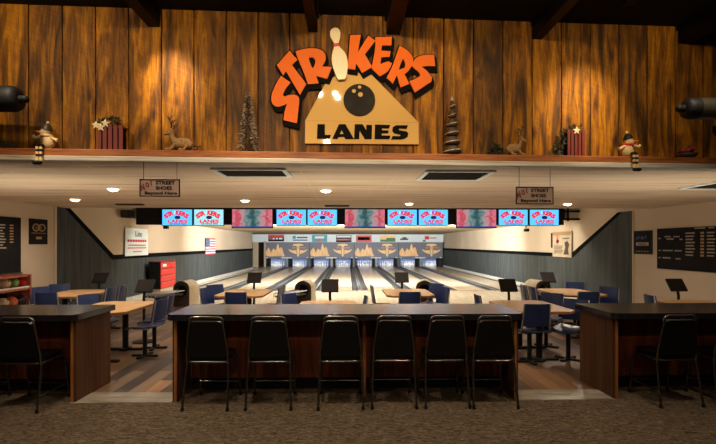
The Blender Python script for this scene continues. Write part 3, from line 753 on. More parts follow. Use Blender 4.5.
# ball rack and balls
ye = -6.02 / abs(tt(31.8)) * -1; ye = 6.02 / abs(tt(31.8)); zt_ = zz(-6.02, ye, 274.2); ys = 7.6
r = empty('ball_rack', (-6.26, (ys + ye) / 2, 0)); hl = (ye - ys) / 2
s1, s2 = atx(13, 289.6, -6.02).z, 0.52
b = MB()
for z in (zt_ - 0.04, s1 - 0.04, s2 - 0.04, 0.06): MB().box(-0.22, 0.22, -hl + 0.03, hl - 0.03, z, z + 0.04).build('shelf', 'mahog', r)
for y in (-hl, hl - 0.04): MB().box(-0.23, 0.235, y, y + 0.04, 0, zt_).build('side_panel', 'mahog', r)
MB().box(-0.23, -0.2, -hl, hl, 0, zt_).build('back_panel', 'black', r)
for z in (s1, s2): MB().box(0.205, 0.225, -hl + 0.04, hl - 0.04, z, z + 0.03).build('lip', 'pale_trim', r)
tag(r, 'dark wooden ball rack with two open shelves against left wall', 'ball rack')
M_['b_red'] = streak('ball_red', [(110, 10, 14), (190, 24, 30)], (9, 9, 9), 0.12)
M_['b_green'] = streak('ball_green', [(40, 80, 30), (110, 150, 70)], (9, 9, 9), 0.12)
M_['b_tan'] = streak('ball_tan', [(120, 96, 70), (176, 150, 116)], (9, 9, 9), 0.12)
M_['b_orange'] = streak('ball_orange', [(110, 44, 22), (206, 106, 56)], (9, 9, 9), 0.12)
M_['b_black'] = streak('ball_dark', [(14, 14, 18), (44, 42, 48)], (9, 9, 9), 0.12)
for px, z, m, lab in ((21.2, s1, 'b_red', 'glossy red bowling ball at right end of the upper rack shelf'), (12.6, s1, 'b_green', 'mottled green bowling ball on the upper rack shelf'), (4.2, s1, 'b_tan', 'tan bowling ball on the upper rack shelf left of the green one'),
                      (20.5, s2, 'b_black', 'black bowling ball at right end of the lower rack shelf'), (11.2, s2, 'b_orange', 'orange swirled bowling ball on the lower rack shelf'), (2.6, s2, 'b_tan', 'tan swirled bowling ball on the lower rack shelf beside the orange one')):
    Y = -6.2 / tt(px) * 1.0
    Y = 6.2 / abs(tt(px))
    o = MB().ball((0, 0, 0.108), 0.108, 24, 16); o = o.build('bowling_ball', m, loc=(-6.2, Y, z))
    b = MB()
    for a, d in ((0.0, 0.0), (0.25, 0.1), (0.25, -0.1)):
        M = T(0, 0, 0.108) @ R(radians(55) + a, 'Y') @ R(d * 2.4, 'X'); b.cyl((0, 0, 0.1065), (0, 0, 0.1087), 0.012, mi=0, M=M)
    b.build('finger_holes', 'black', o)
    tag(o, lab, 'bowling ball', 'balls on the rack')

# ------------------------------------------------------------------ wall things, right
r, w, h = side_obj('poster', XR + 0.001, -1, side_rect(XR, -1, 634.4, 230.6, 652.8, 254.2))
MB().box(-w / 2, w / 2, -0.025, 0, 0, h).build('frame', 'black', r, bevel=0.005)
MB().box(-w * .44, w * .44, -0.028, -0.025, h * .05, h * .95).build('picture', 'slate', r)
b = MB()
for k in range(6): b.box(w * (-.34 + .1 * k), w * (-.28 + .1 * k), -0.031, -0.028, h * (.62 + .03 * (k % 3)), h * (.72 + .06 * (k % 2)))
b.build('print', 'navyprint', r)
b = MB().box(-w * .34, w * .34, -0.031, -0.028, h * .36, h * .5); b.build('label_band', 'chalk', r)
b = MB().box(-w * .24, w * .24, -0.033, -0.031, h * .40, h * .45); b.build('lettering', 'inkred', r)
b = MB()
for k in range(5): b.box(w * (-.36 + .15 * k), w * (-.26 + .15 * k), -0.031, -0.028, h * .1, h * .14)
b.build('print_lines', 'chalkgold', r)
tag(r, 'small dark framed poster with white band beside the right blackboard', 'poster')
y1b = XR / tt(658.2); z1b = atx(658.2, 228.8, XR).z; z0b = atx(658.2, 268.3, XR).z
r, w, h = side_obj('menu_board', XR - 0.0005, -1, (8.4, y1b, z0b, z1b))
MB().box(-w / 2, w / 2, -0.03, 0, 0, h).build('board', 'slate', r, bevel=0.004)
def bx_px(px): return (y1b - XR / tt(px)) - w / 2
b = MB()
for z, x0, x1 in ((.78, 666, 672), (.775, 675, 681), (.72, 668, 675), (.71, 681, 684), (.44, 664, 674), (.44, 676, 683), (.26, 664, 672), (.25, 677, 682), (.74, 660, 662), (.44, 660, 662), (.26, 660, 662)):
    b.box(bx_px(x0), bx_px(x1), -0.034, -0.03, h * z, h * z + 0.028)
b.build('chalk_lines', 'chalk', r)
b = MB()
for k in range(8):
    z = h * (.84 - .072 * k)
    b.box(bx_px(687), bx_px(696.5 - random.uniform(0, 2.5)), -0.034, -0.03, z + .008, z + 0.036)
b.build('menu_lines', 'chalk', r)
b = MB()
for k in range(8): z = h * (.84 - .072 * k); b.box(bx_px(708.5), bx_px(718 - random.uniform(0, 3)), -0.034, -0.03, z + .008, z + 0.034)
b.build('menu_lines', 'chalk', r)
b = MB()
for k in range(8): z = h * (.84 - .072 * k); b.box(bx_px(702), bx_px(705.5), -0.034, -0.03, z, z + 0.04)
b.build('price_column', 'chalkgold', r)
b = MB().box(bx_px(696), bx_px(707), -0.034, -0.03, h * .955, h * .985); b.box(bx_px(710), bx_px(716), -0.034, -0.03, h * .955, h * .985); b.build('heading', 'chalk', r)
tag(r, 'long blackboard menu with columns of white writing on right wall', 'menu board')
r, w, h = side_obj('poster', XR - 0.04, -1, side_rect(XR, -1, 554.3, 231.2, 573.2, 257))
MB().box(-w / 2, w / 2, -0.02, 0, 0, h).build('sheet', 'paper', r)
b = MB().box(-w * .5, w * .5, -0.023, -0.02, h * .84, h * .97); b.build('top_band', 'chalkgold', r)
b = MB().box(-w * .28, -w * .16, -0.023, -0.02, h * .52, h * .84); b.box(-w * .3, -w * .12, -0.023, -0.02, h * .56, h * .66); b.build('red_figure', 'rust', r)
b = MB().prism([(w * .1, h * .1), (w * .38, h * .1), (w * .34, h * .3), (w * .4, h * .5), (w * .3, h * .62), (w * .16, h * .56), (w * .2, h * .36)], -0.023, -0.02); b.build('brown_figure', 'brown', r)
b = MB()
for k in range(6): b.box(-w * .4, w * (.02 + .03 * (k % 3)), -0.023, -0.02, h * (.14 + .055 * k), h * (.165 + .055 * k))
b.box(w * .05, w * .4, -0.023, -0.02, h * .7, h * .74); b.build('print_lines', 'cap_dark', r)
MB().box(-w * .58, -w * .5, -0.03, 0, h * .35, h * .95).build('side_strip', 'black', r)
tag(r, 'white picture poster with red and brown figures on right wall', 'poster')

# ------------------------------------------------------------------ tables, scoring stands, chairs
def make_table():
    r = empty('dining_table')
    w, l, c = 0.45, 0.68, 0.12
    poly = [(-w + c, -l), (w - c, -l), (w, -l + c), (w, l - c), (w - c, l), (-w + c, l), (-w, l - c), (-w, -l + c)]
    MB().prism(poly, 0.742, 0.75, axes='xy').build('tabletop', 'maple', r)
    MB().prism([(x * 1.004, y * 1.003) for x, y in poly], 0.712, 0.742, axes='xy').build('edge_band', 'maple_edge', r)
    for y in (-0.4, 0.4):
        MB().cyl((0, y, 0.03), (0, y, 0.70), 0.045).build('leg', 'black', r)
        f = MB().box(-0.28, 0.28, y - 0.035, y + 0.035, 0.0, 0.035); f.box(-0.06, 0.06, y - 0.1, y + 0.1, 0.0, 0.04); f.build('foot', 'black', r, bevel=0.008)
        MB().box(-0.25, 0.25, y - 0.03, y + 0.03, 0.695, 0.712).build('support_plate', 'black', r)
    return r
def make_stand():
    r = empty('scoring_stand')
    MB().lathe([(0.19, 0), (0.19, 0.012), (0.17, 0.022), (0.03, 0.035), (0.0, 0.035)], 24).build('base', 'black', r)
    MB().tube([(0, 0, 0.03), (0, 0, 0.78), (0, 0.02, 0.86), (0, 0.05, 0.92)], 0.024, 10).build('pole', 'black', r)
    M = T(0, 0.05, 0.97) @ R(radians(-38), 'X')
    t = MB().box(-0.15, 0.15, -0.012, 0.022, -0.13, 0.13, M=M).build('screen_case', 'black', r, bevel=0.006)
    MB().box(-0.13, 0.13, -0.015, -0.012, -0.108, 0.112, M=M).build('screen', 'screen_off', t)
    return r
def make_chair():
    r = empty('cafe_chair')
    def seat(u, v):
        x = (u - .5) * 0.43; y = -0.21 + v * 0.42
        z = 0.455 + 0.02 * (2 * u - 1) ** 2 - (0.03 * max(0, (v - .75) / .25) ** 2) + 0.02 * max(0, (.2 - v) / .2)
        return (x * (1 - 0.06 * v), y, z)
    MB().grid(seat, 8, 8, thick=0.014).build('seat', 'navy', r)
    def back(u, v):
        x = (u - .5) * 0.385 * (1 - 0.06 * v); z = 0.555 + v * 0.315
        y = -0.225 - 0.05 * v + 0.035 * (2 * u - 1) ** 2
        return (x, y, z)
    MB().grid(lambda u, v: back(1 - u, v), 8, 6, thick=0.014).build('backrest', 'navy', r)
    for s in (-1, 1):
        MB().tube([(s * 0.2, 0.02, 0.44), (s * 0.205, -0.17, 0.45), (s * 0.205, -0.215, 0.5), (s * 0.192, -0.228, 0.6), (s * 0.181, -0.268, 0.865)], 0.011, 8).build('back_support', 'silver', r)
    MB().cyl((0, 0, 0.03), (0, 0, 0.44), 0.032).build('column', 'black', r)
    b = MB().box(-0.2, 0.2, -0.03, 0.03, 0, 0.03); b.box(-0.03, 0.03, -0.2, 0.2, 0, 0.03); b.build('foot', 'black', r, bevel=0.008)
    b = MB().box(-0.12, 0.12, -0.12, 0.12, 0.43, 0.443); b.build('seat_plate', 'black', r)
    return r
tb0, st0, ch0 = make_table(), make_stand(), make_chair(); used = set()
def inst(p):
    if id(p) not in used: used.add(id(p)); return p
    return copy_tree(p)
NEAR, FAR = 7.33, 9.42
tables = [(-3.57, NEAR, 'maple table in the gap right of the left counter'), (-0.32, NEAR, 'maple table hidden behind the middle of the centre counter'), (2.80, NEAR, 'maple table in the gap left of the right counter'), (5.62, NEAR, 'maple table behind the right counter below the blackboard'),
          (-5.28, FAR, 'maple table nearest the ball rack'), (-2.02, FAR, 'maple table behind the left half of the centre counter'), (1.17, FAR, 'maple table behind the right half of the centre counter'), (4.42, FAR, 'maple table by the right wall beyond the gap')]
for x, y, d in tables:
    o = inst(tb0); o.location = (x, y, 0)
    tag(o, 'light ' + d, 'table', 'maple tables in the seating area')
stands = [(144, 8.35, 'in the left gap between the counters'), (330, 8.35, 'straight behind the middle of the centre counter'), (509, 8.35, 'at the right end of the centre counter'), (678.5, 8.35, 'below the blackboard behind the right counter'),
          (99, 10.35, 'against the left charcoal wall'), (254, 10.35, 'beyond the left half of the centre counter'), (402, 10.35, 'beyond the right half of the centre counter'), (549, 10.35, 'before the right charcoal wall')]
for px, y, d in stands:
    o = inst(st0); o.location = (y * tt(px), y, 0)
    tag(o, f'black scoring screen on a pole {d}', 'scoring screen', 'scoring screens on poles')
SHORT = ['the table in the left gap', 'the table behind mid counter', 'the table in the right gap', 'the table below the blackboard', 'the table by the ball rack', 'the table behind left counter half', 'the table behind right counter half', 'the table by the right wall']
def chair(x, y, deg, lab):
    o = inst(ch0); o.location = (x, y, 0); o.rotation_euler = (0, 0, radians(deg)); tag(o, lab, 'chair', 'navy chairs in the seating area')
SPOTS = {0: [('RN', .5, -.05, 84), ('RF', .42, .5, 96), ('LF', -.5, .55, -115)],
         1: [('LF', -.46, .55, -122), ('RF', .35, .25, 92)],
         2: [('RN', .44, -.38, 130), ('RF', .48, .5, 136), ('LF', -.42, .45, -92), ('E', -.19, -.52, 2)],
         3: [('LF', -.45, .3, -100)],
         4: [('LN', -.47, -.16, -114), ('LF', -.55, .46, -135), ('RN', .5, -.2, 88), ('RF', .5, .26, 93), ('E', .1, -.9, 4)],
         5: [('LN', -.44, -.36, -108), ('LF', -.52, .22, -134), ('RN', .46, -.2, 92), ('RF', .46, .27, 88), ('E', .1, -.9, -3)],
         6: [('LN', -.44, -.22, -92), ('LF', -.44, .26, -88), ('RN', .44, -.36, 112), ('RF', .50, .42, 130), ('E', -.1, -.9, 1)],
         7: [('LN', -.58, -.22, -90), ('LF', -.58, .24, -94), ('RN', .42, -.42, 122), ('RF', .4, .62, 155), ('E', -.2, -.92, -4)]}
for i, (x, y, d) in enumerate(tables):
    d = SHORT[i]
    for s, dx, dy, a in SPOTS[i]:
        if s == 'E': chair(x + dx, y + dy, a, f'navy chair seen from behind at near end of {d}')
        else:
            n = sum(1 for q_ in SPOTS[i] if q_[0][0] == s[0])
            chair(x + dx, y + dy, a, f'{"" if n == 1 else "farther " if s[1]=="F" else "nearer "}navy chair {"left" if s[0] == "L" else "right"} of {d}')
p = at(709, 300, 7.9); chair(p.x, 7.85, 60, 'navy chair at the right edge behind the right counter')

# ------------------------------------------------------------------ counters
ADDED_STRIPS = []
def counter(x0, x1, lab, ends, divs):
    r = empty('bar_counter', ((x0 + x1) / 2, 5.55, 0)); c = (x0 + x1) / 2; a, e = x0 - c, x1 - c
    y0, y1, k = -0.45, 0.42, 0.05
    poly = [(a + k, y0), (e - k, y0), (e, y0 + k), (e, y1), (a, y1), (a, y0 + k)]
    MB().prism(poly, 0.885, 0.95, axes='xy').build('countertop', 'top', r, bevel=0.008)
    MB().box(a + 0.1, e - 0.1, 0.08, 0.11, 0.13, 0.885).build('front_panel', 'mahog', r)
    MB().box(a + 0.1, e - 0.1, 0.07, 0.11, 0.0, 0.13).build('kickboard', 'black', r)
    for s in ends:
        xp = a + 0.04 if s < 0 else e - 0.09
        p = MB().box(xp, xp + 0.05, -0.37, 0.38, 0.0, 0.885).build('end_panel', 'panel', r)
        xe = xp + (0.02 if s < 0 else 0.003)
        MB().box(xe, xe + 0.028, -0.385, -0.37, 0.0, 0.885).build('edge_strip', 'edge', p)
    for x in divs:
        p = MB().box(x - c - 0.02, x - c + 0.02, -0.25, 0.08, 0.0, 0.885).build('divider', 'mahog', r)
        MB().box(x - c - 0.017, x - c + 0.017, -0.262, -0.25, 0.0, 0.885).build('edge_strip', 'edge', p)
    MB().box(a + 0.1, e - 0.1, y1, y1 + 0.015, 0.90, 0.92).build('added_glow_strip', 'lamp', r)  # glowing strip added behind the counter to brighten the hall ceiling
    ADDED_STRIPS.append((x0, x1))
    tag(r, lab, 'counter', 'bar counters')
counter(-1.93, 1.90, 'long dark topped bar counter in the centre with six chairs', (-1, 1), (0.18,))
counter(-6.4, -2.88, 'dark topped bar counter at the left edge', (1,), (-4.7,))
counter(2.87, 7.0, 'dark topped bar counter at the right edge', (-1,), (4.8,))

# bar chairs
def make_bar_chair():
    r = empty('bar_chair')
    def rr(w, d, rad, n=5):
        out = []
        for cx, cy, a0 in ((w - rad, d - rad, 0), (-w + rad, d - rad, 90), (-w + rad, -d + rad, 180), (w - rad, -d + rad, 270)):
            for k in range(n + 1): a = radians(a0 + 90 * k / n); out.append((cx + rad * cos(a), cy + rad * sin(a)))
        return out
    MB().prism(rr(0.205, 0.205, 0.06), 0.485, 0.54, axes='xy').build('seat', 'vinyl', r, bevel=0.018)
    MB().tube([(x, y, 0.48) for x, y in rr(0.21, 0.205, 0.06)], 0.012, 8, closed=True).build('seat_frame', 'tube', r)
    # back: trapezoid pad leaning back
    M = T(0, -0.2, 0.52) @ R(radians(7), 'X')
    pad = [(-0.19, 0.02), (0.19, 0.02), (0.205, 0.06), (0.165, 0.35)] + [(0.165 - 0.04 + 0.04 * cos(a), 0.35 + 0.04 * sin(a)) for a in [pi / 8 * k for k in range(1, 5)]] + [(-0.125 + 0.04 * cos(a), 0.35 + 0.04 * sin(a)) for a in [pi / 2 + pi / 8 * k for k in range(0, 4)]] + [(-0.165, 0.35), (-0.205, 0.06)]
    MB().prism(pad, -0.022, 0.022, M=M).build('backrest', 'vinyl', r, bevel=0.014)
    lp = [(-0.212, 0, -0.06), (-0.212, 0, 0.05), (-0.172, 0, 0.36)] + [(-0.122 + 0.05 * cos(a), 0, 0.385 + 0.05 * sin(a)) for a in [pi - pi / 8 * k for k in range(1, 5)]] + [(0.122 + 0.05 * cos(a), 0, 0.385 + 0.05 * sin(a)) for a in [pi / 2 - pi / 8 * k for k in range(0, 4)]] + [(0.172, 0, 0.36), (0.212, 0, 0.05), (0.212, 0, -0.06)]
    MB().tube(lp, 0.0125, 8, M=M).build('back_frame', 'tube', r)
    for s in (-1, 1):
        l = MB().tube([(s * 0.212, -0.19, 0.48), (s * 0.22, -0.21, 0.38), (s * 0.23, -0.28, 0.02)], 0.0125, 8).build('leg', 'tube', r)
        MB().cyl((s * 0.231, -0.284, 0.0), (s * 0.229, -0.277, 0.035), 0.017).build('foot_cap', 'black', l)
        l = MB().tube([(s * 0.2, -0.02, 0.47), (s * 0.212, 0.17, 0.46), (s * 0.216, 0.2, 0.42), (s * 0.225, 0.25, 0.02)], 0.0125, 8).build('leg', 'tube', r)
        MB().cyl((s * 0.2255, 0.251, 0.0), (s * 0.225, 0.248, 0.035), 0.017).build('foot_cap', 'black', l)
        MB().cyl((s * 0.226, -0.25, 0.16), (s * 0.22, 0.23, 0.16), 0.008).build('stretcher', 'tube', r)
    MB().cyl((-0.22, 0.23, 0.16), (0.22, 0.23, 0.16), 0.008).build('stretcher', 'tube', r)
    return r
bc0 = make_bar_chair()
for i, (px, y, a, lab) in enumerate([(206.3, 5.16, -2, 'leftmost of the six black chairs at the centre counter'), (268, 5.16, 1, 'second from left of the six black chairs at the centre counter'), (340.3, 5.16, 1, 'black chair just left of the centre counter divider, third from left'), (394.5, 5.18, 0, 'black chair just right of the centre counter divider, fourth from left'), (447.5, 5.18, 1, 'fifth from left of the six black chairs at the centre counter'), (495.5, 5.16, 0, 'rightmost of the six black chairs at the centre counter'),
                             (18, 5.14, -2, 'black chair at the left counter beside its end panel'), (-48, 5.16, 3, 'black chair at the left counter cut by the left picture edge'), (680, 5.16, 2, 'black chair at the right counter nearest its end panel'), (741, 5.16, -4, 'black chair at the right counter cut by the right picture edge')]):
    o = bc0 if i == 0 else copy_tree(bc0)
    o.location = (tt(px) * 4.9, y, 0); o.rotation_euler = (0, 0, radians(a)); tag(o, 'padded ' + lab, 'chair', 'black padded bar chairs')

# ------------------------------------------------------------------ ceiling fittings
def spot(name, loc, target, power, ang, blend=0.6, col=(1, .76, .50), r=0.04):
    l = bpy.data.lights.new(name, 'SPOT'); l.energy = power; l.spot_size = radians(ang); l.spot_blend = blend; l.color = col; l.shadow_soft_size = r
    o = bpy.data.objects.new(name, l); COL.objects.link(o); o.location = loc
    d = Vector(target) - Vector(loc); o.rotation_euler = d.to_track_quat('-Z', 'Y').to_euler(); return o
def area(name, loc, target, power, sx, sy, col=(1, .85, .66)):
    l = bpy.data.lights.new(name, 'AREA'); l.shape = 'RECTANGLE'; l.size = sx; l.size_y = sy; l.energy = power; l.color = col
    o = bpy.data.objects.new(name, l); COL.objects.link(o); o.location = loc
    d = Vector(target) - Vector(loc); o.rotation_euler = d.to_track_quat('-Z', 'Y').to_euler(); return o
HALLP = 110
HALL = [(113, 189, 'below the left NO sign', 1), (75, 199.5, '', 1), (326, 190.5, '', 1), (245, 200.5, '', 1), (409, 203.5, '', 1), (567.5, 204, '', 1)]
labs = ['bright recessed ceiling light left of the left hanging plaque', 'bright recessed ceiling light farthest left above the charcoal wall', 'bright recessed ceiling light at the ceiling centre', 'small recessed ceiling light above the televisions left of centre', 'small recessed ceiling light above the televisions right of centre', 'recessed ceiling light at right, below the right hanging plaque']
dl0 = None
for (px, py, _, _2), lab in zip(HALL, labs):
    Y = 0.83 * F / (HZ - py); 
    for _k in range(3): X = Y * tt(px); Y = (0.83 * F / (HZ - py) - X * sin(PSI)) / cos(PSI)
    if dl0 is None:
        dl0 = empty('ceiling_light'); o = dl0
        MB().lathe([(0.078, -0.005), (0.1, -0.006), (0.106, 0.0), (0.078, 0.0)], 24).build('trim_ring', 'white', o)
        MB().lathe([(0.0, -0.034), (0.03, -0.032), (0.06, -0.022), (0.078, -0.004), (0.078, 0.0)], 24).build('lens', 'lamp_hall', o)
    else: o = copy_tree(dl0)
    o.location = (X, Y, 2.53); tag(o, lab, 'ceiling light', 'recessed ceiling lights')
    spot('downlight', (X, Y, 2.49), (X, Y, 0), HALLP, 160, 0.6, (1, .85, .68), 0.07)
# air grilles
def grille(px, py0, py1, w, lab):
    Ya, Yb = 0.83 * F / (HZ - py0), 0.83 * F / (HZ - py1); Yc = (Ya + Yb) / 2; d = Yb - Ya; X = Yc * tt(px)
    r = empty('air_grille', (X, Yc, 2.53))
    b = MB()
    for x0, x1, y0, y1 in ((-w / 2, w / 2, -d / 2, -d / 2 + 0.05), (-w / 2, w / 2, d / 2 - 0.05, d / 2), (-w / 2, -w / 2 + 0.05, -d / 2 + 0.05, d / 2 - 0.05), (w / 2 - 0.05, w / 2, -d / 2 + 0.05, d / 2 - 0.05)): b.box(x0, x1, y0, y1, -0.025, 0)
    b.build('frame', 'white', r, bevel=0.004)
    MB().box(-w / 2 + 0.05, w / 2 - 0.05, -d / 2 + 0.05, d / 2 - 0.05, -0.004, 0).build('backing', 'black', r)
    b = MB(); n = 12
    for k in range(n):
        y = -d / 2 + 0.06 + (d - 0.12) * k / (n - 1); b.box(-w / 2 + 0.05, w / 2 - 0.05, y - 0.006, y + 0.006, -0.018, -0.004, M=None)
    b.build('louvres', 'vent', r)
    tag(r, lab, 'air grille', 'ceiling air grilles')
grille(253, 168, 175.5, 0.82, 'dark ceiling air grille with white frame left of centre')
grille(454, 169.5, 178.5, 0.80, 'dark ceiling air grille with white frame right of centre')
grille(730, 178, 187, 0.8, 'dark ceiling air grille at the right picture edge')
def slot(px, py, w, lab):
    Y = 0.83 * F / (HZ - py); X = Y * tt(px); r = empty('slot_diffuser', (X, Y, 2.531))
    MB().box(-w / 2, w / 2, -0.06, 0.06, -0.03, 0).build('casing', 'vent', r, bevel=0.004)
    for k in range(3): MB().box(-w / 2 + 0.02, w / 2 - 0.02, -0.045 + 0.035 * k, -0.03 + 0.035 * k, -0.034, -0.03).build('slot', 'black', r)
    tag(r, lab, 'diffuser', 'slim ceiling diffusers')
slot(337, 205.3, 0.52, 'slim dark ceiling diffuser above the middle televisions')
slot(130, 204.2, 0.55, 'slim dark ceiling diffuser above the left end of televisions')
# hanging plaques
def plaque(px0, px1, py0, py1, lab):
    Y = 4.9 + KW * (4.9 * tt(px0)); p0, p1 = at(px0, py0, Y), at(px1, py1, Y); w, h = p1.x - p0.x, p0.z - p1.z
    r = empty('hanging_plaque', ((p0.x + p1.x) / 2, Y, p1.z), atan(KW) * .5)
    MB().box(-w / 2, w / 2, -0.008, 0.008, 0, h).build('board', 'signgrey', r, bevel=0.002)
    b = MB(); k = 0.009
    for x0, x1, z0, z1 in ((-w / 2, w / 2, 0, k), (-w / 2, w / 2, h - k, h), (-w / 2, -w / 2 + k, k, h - k), (w / 2 - k, w / 2, k, h - k)): b.box(x0, x1, -0.012, -0.008, z0, z1)
    b.build('border', 'ink', r)
    b = MB()
    for ch, u, v, a, sw, sh in (('N', -.43, .54, 14, .1, .38), ('O', -.31, .68, 14, .09, .3), ('!', -.215, .78, 10, .035, .3)): b.text(ch, T(u * w, -0.010, v * h) @ R(-radians(a), 'Y'), fit=(sw * w, sh * h), ext=0.002, off=0.045)
    b.build('red_lettering', 'inkred', r)
    b = MB(); b.text('STREET', T(.14 * w, -0.010, .80 * h), fit=(.48 * w, .2 * h), ext=0.002, off=0.02)
    b.text('SHOES', T(.1 * w, -0.010, .50 * h), fit=(.4 * w, .2 * h), ext=0.002, off=0.02)
    b.text('Beyond Here', T(.03 * w, -0.010, .19 * h), fit=(.8 * w, .22 * h), ext=0.002, off=0.02); b.build('black_lettering', 'ink', r)
    for u in (-.41, .42): MB().cyl((u * w, 0, h), (u * w, 0, 2.52 - p1.z), 0.003, n=6).build('wire', 'black', r)
    tag(r, lab, 'sign', 'hanging shoe signs')
plaque(140.2, 180, 179.3, 196.8, 'grey NO STREET SHOES plaque hanging at left')
plaque(515.5, 553.3, 186.8, 204.4, 'grey NO STREET SHOES plaque hanging at right')

# ------------------------------------------------------------------ big sign on the planks
def Z(pts, ox, oy, s): return [(ox + x / s, oy + y / s) for x, y in pts]
LET = [
 ('S', Z([(110,42),(182,92),(150,130),(130,165),(125,185),(140,195),(175,182),(215,180),(240,195),(247,215),(240,290),(228,393),(130,370),(138,300),(155,250),(110,268),(75,272),(50,255),(38,225),(40,185),(55,140),(80,90)], 266, 70, 7.4), []),
 ('T', Z([(145,78),(203,145),(163,185),(270,325),(222,405),(118,230),(97,262),(50,185)], 270, 40, 7.4), []),
 ('R', Z([(48,100),(120,78),(200,70),(260,80),(300,100),(320,140),(316,185),(285,235),(375,238),(330,345),(232,318),(255,385),(160,392),(120,280),(80,190)], 290, 40, 8.88), [Z([(165,158),(200,155),(225,175),(225,215),(205,250),(190,240)], 290, 40, 8.88)]),
 ('K', Z([(45,52),(125,50),(103,180),(180,55),(232,95),(155,195),(210,288),(135,333),(90,262),(82,310),(28,302)], 344, 28, 7.4), []),
 ('E', Z([(232,68),(355,65),(350,130),(280,130),(276,168),(345,172),(338,215),(275,218),(270,268),(300,255),(330,247),(355,262),(330,322),(265,358),(205,300),(218,220),(232,150)], 344, 28, 7.4), []),
 ('R', Z([(145,42),(195,70),(235,110),(248,145),(242,180),(215,225),(182,255),(216,325),(152,352),(125,262),(95,325),(48,280),(88,205),(120,110)], 380, 40, 7.4), [Z([(170,140),(188,170),(183,205),(140,222),(150,180)], 380, 40, 7.4)]),
 ('S', Z([(250,150),(275,125),(330,110),(400,112),(408,195),(345,193),(310,200),(352,232),(385,280),(380,310),(330,342),(258,390),(216,305),(270,285),(300,262),(285,235),(252,212),(232,190)], 380, 40, 7.4), []),
]
SG = empty('wall_sign'); SG.matrix_world = WM
def W2(p, d): v = wl(p[0], p[1], d); return (v.x, v.z)
board = [(304.9, 143.4), (305.2, 120.5), (327, 80), (345, 72), (371, 74), (418.7, 122.4), (418.9, 144.3)]
MB().prism([W2(p, 0.03) for p in board], -0.03, -0.008).build('board', 'cream', SG, bevel=0.003)
b = MB(); pts = [W2((305.6, 120.6), .031), W2((418.2, 122.6), .031)]
b.box(pts[0][0], pts[1][0], -0.0308, -0.03, pts[0][1] - 0.001, pts[0][1] + 0.001); b.build('board_joint', 'edge', SG)
for k, (ch, poly, holes) in enumerate(LET):
    pw = [W2(p, .06) for p in smooth_poly(poly, 2)]; hw = [[W2(p, .06) for p in smooth_poly(h, 1)] for h in holes]
    L_ = MB().prism(pw, -0.058 - 0.0015 * k, -0.045, holes=hw).build('letter', 'orange', SG, bevel=0.0015)
    # black outline plate: the letter swelled a little and carried down-right
    cx = sum(p[0] for p in pw) / len(pw); cz = sum(p[1] for p in pw) / len(pw)
    def swell(poly, e):
        out = []; n = len(poly); ar = sum(poly[i][0] * poly[(i + 1) % n][1] - poly[(i + 1) % n][0] * poly[i][1] for i in range(n))
        for i in range(n):
            a, b_, c = Vector(poly[i - 1]), Vector(poly[i]), Vector(poly[(i + 1) % n])
            d1 = (b_ - a).normalized(); d2 = (c - b_).normalized()
            n1 = Vector((d1.y, -d1.x)); n2 = Vector((d2.y, -d2.x)); m = (n1 + n2)
            m = m / max(0.35, m.length_squared / 2) if m.length > 1e-4 else n1
            s = 1 if ar > 0 else -1
            out.append((b_.x + s * m.x * e / 1.0 * .9, b_.y + s * m.y * e * .9))
        return out
    sw = swell(pw, 0.016); b = MB(); n = 5
    for j in range(n):
        f = j / (n - 1); b.prism([(p[0] + 0.016 * f, p[1] - 0.036 * f) for p in sw], -0.044 + 0.002 * j - 0.0002 * k, -0.02 + 0.0007 * j)
    b.build('letter_shadow_plate', 'ink', SG)
pin = [(75,28),(60,31),(46,42),(38,58),(37,75),(42,98),(52,118),(62,134),(66,142),(68,166),(66,178),(58,200),(51,230),(49,260),(53,295),(62,328),(76,368),(92,404),(100,410),(148,408),(154,400),(165,350),(170,310),(168,275),(160,240),(146,210),(128,190),(112,174),(106,165),(102,142),(103,132),(109,112),(113,90),(114,65),(108,46),(96,32)]
pw = [W2(p, .075) for p in Z(pin, 325, 24, 7.4)]
L_ = MB().prism(pw, -0.078, -0.03).build('letter', 'pin_ivory', SG, bevel=0.003)
b = MB().prism([W2(p, .078) for p in Z([(63, 143), (104, 140), (107, 163), (66, 168)], 325, 24, 7.4)], -0.0815, -0.078); b.build('red_band', 'red', L_)
cx_, cz_ = W2((359.3, 100.2), .03); rb = 16 / F * 5.0
def disc(cx, cz, rx, rz, d0, d1, n=40): return MB().prism([(cx + rx * cos(2 * pi * k / n), cz + rz * sin(2 * pi * k / n)) for k in range(n)], d0, d1)
bl = disc(cx_, cz_, rb, rb, -0.042, -0.03).build('ball_emblem', 'ballblack', SG, bevel=0.004)
for px, py, rr_ in ((359.6, 87, 1.7), (353.9, 91, 2.0), (360.4, 94.5, 2.5)):
    x, z = W2((px, py), .042); disc(x, z, rr_ / F * 5, rr_ / F * 4.6, -0.0435, -0.042, 18).build('finger_hole', 'cream', bl)
LN = [([(96,78),(137,78),(137,137),(170,137),(164,158),(93,158)], []), ([(215,78),(250,78),(298,160),(250,160),(243,148),(212,148),(206,160),(178,158)], [[(229,110),(240,132),(220,132)]]),
      ([(302,78),(345,78),(365,112),(365,82),(397,82),(395,160),(358,160),(328,114),(326,160),(298,160)], []), ([(413,80),(497,82),(490,101),(452,101),(452,112),(490,113),(485,128),(450,128),(450,140),(499,141),(492,160),(410,160)], []),
      ([(530,84),(595,84),(587,104),(546,102),(545,111),(588,118),(597,130),(592,148),(575,159),(555,162),(502,162),(510,143),(550,144),(554,136),(520,129),(508,115),(512,94)], [])]
for poly, holes in LN:
    MB().prism([W2(p, .035) for p in Z(poly, 300, 110, 5.508)], -0.036, -0.03, holes=[[W2(p, .035) for p in Z(h, 300, 110, 5.508)] for h in holes]).build('letter', 'ink', SG)
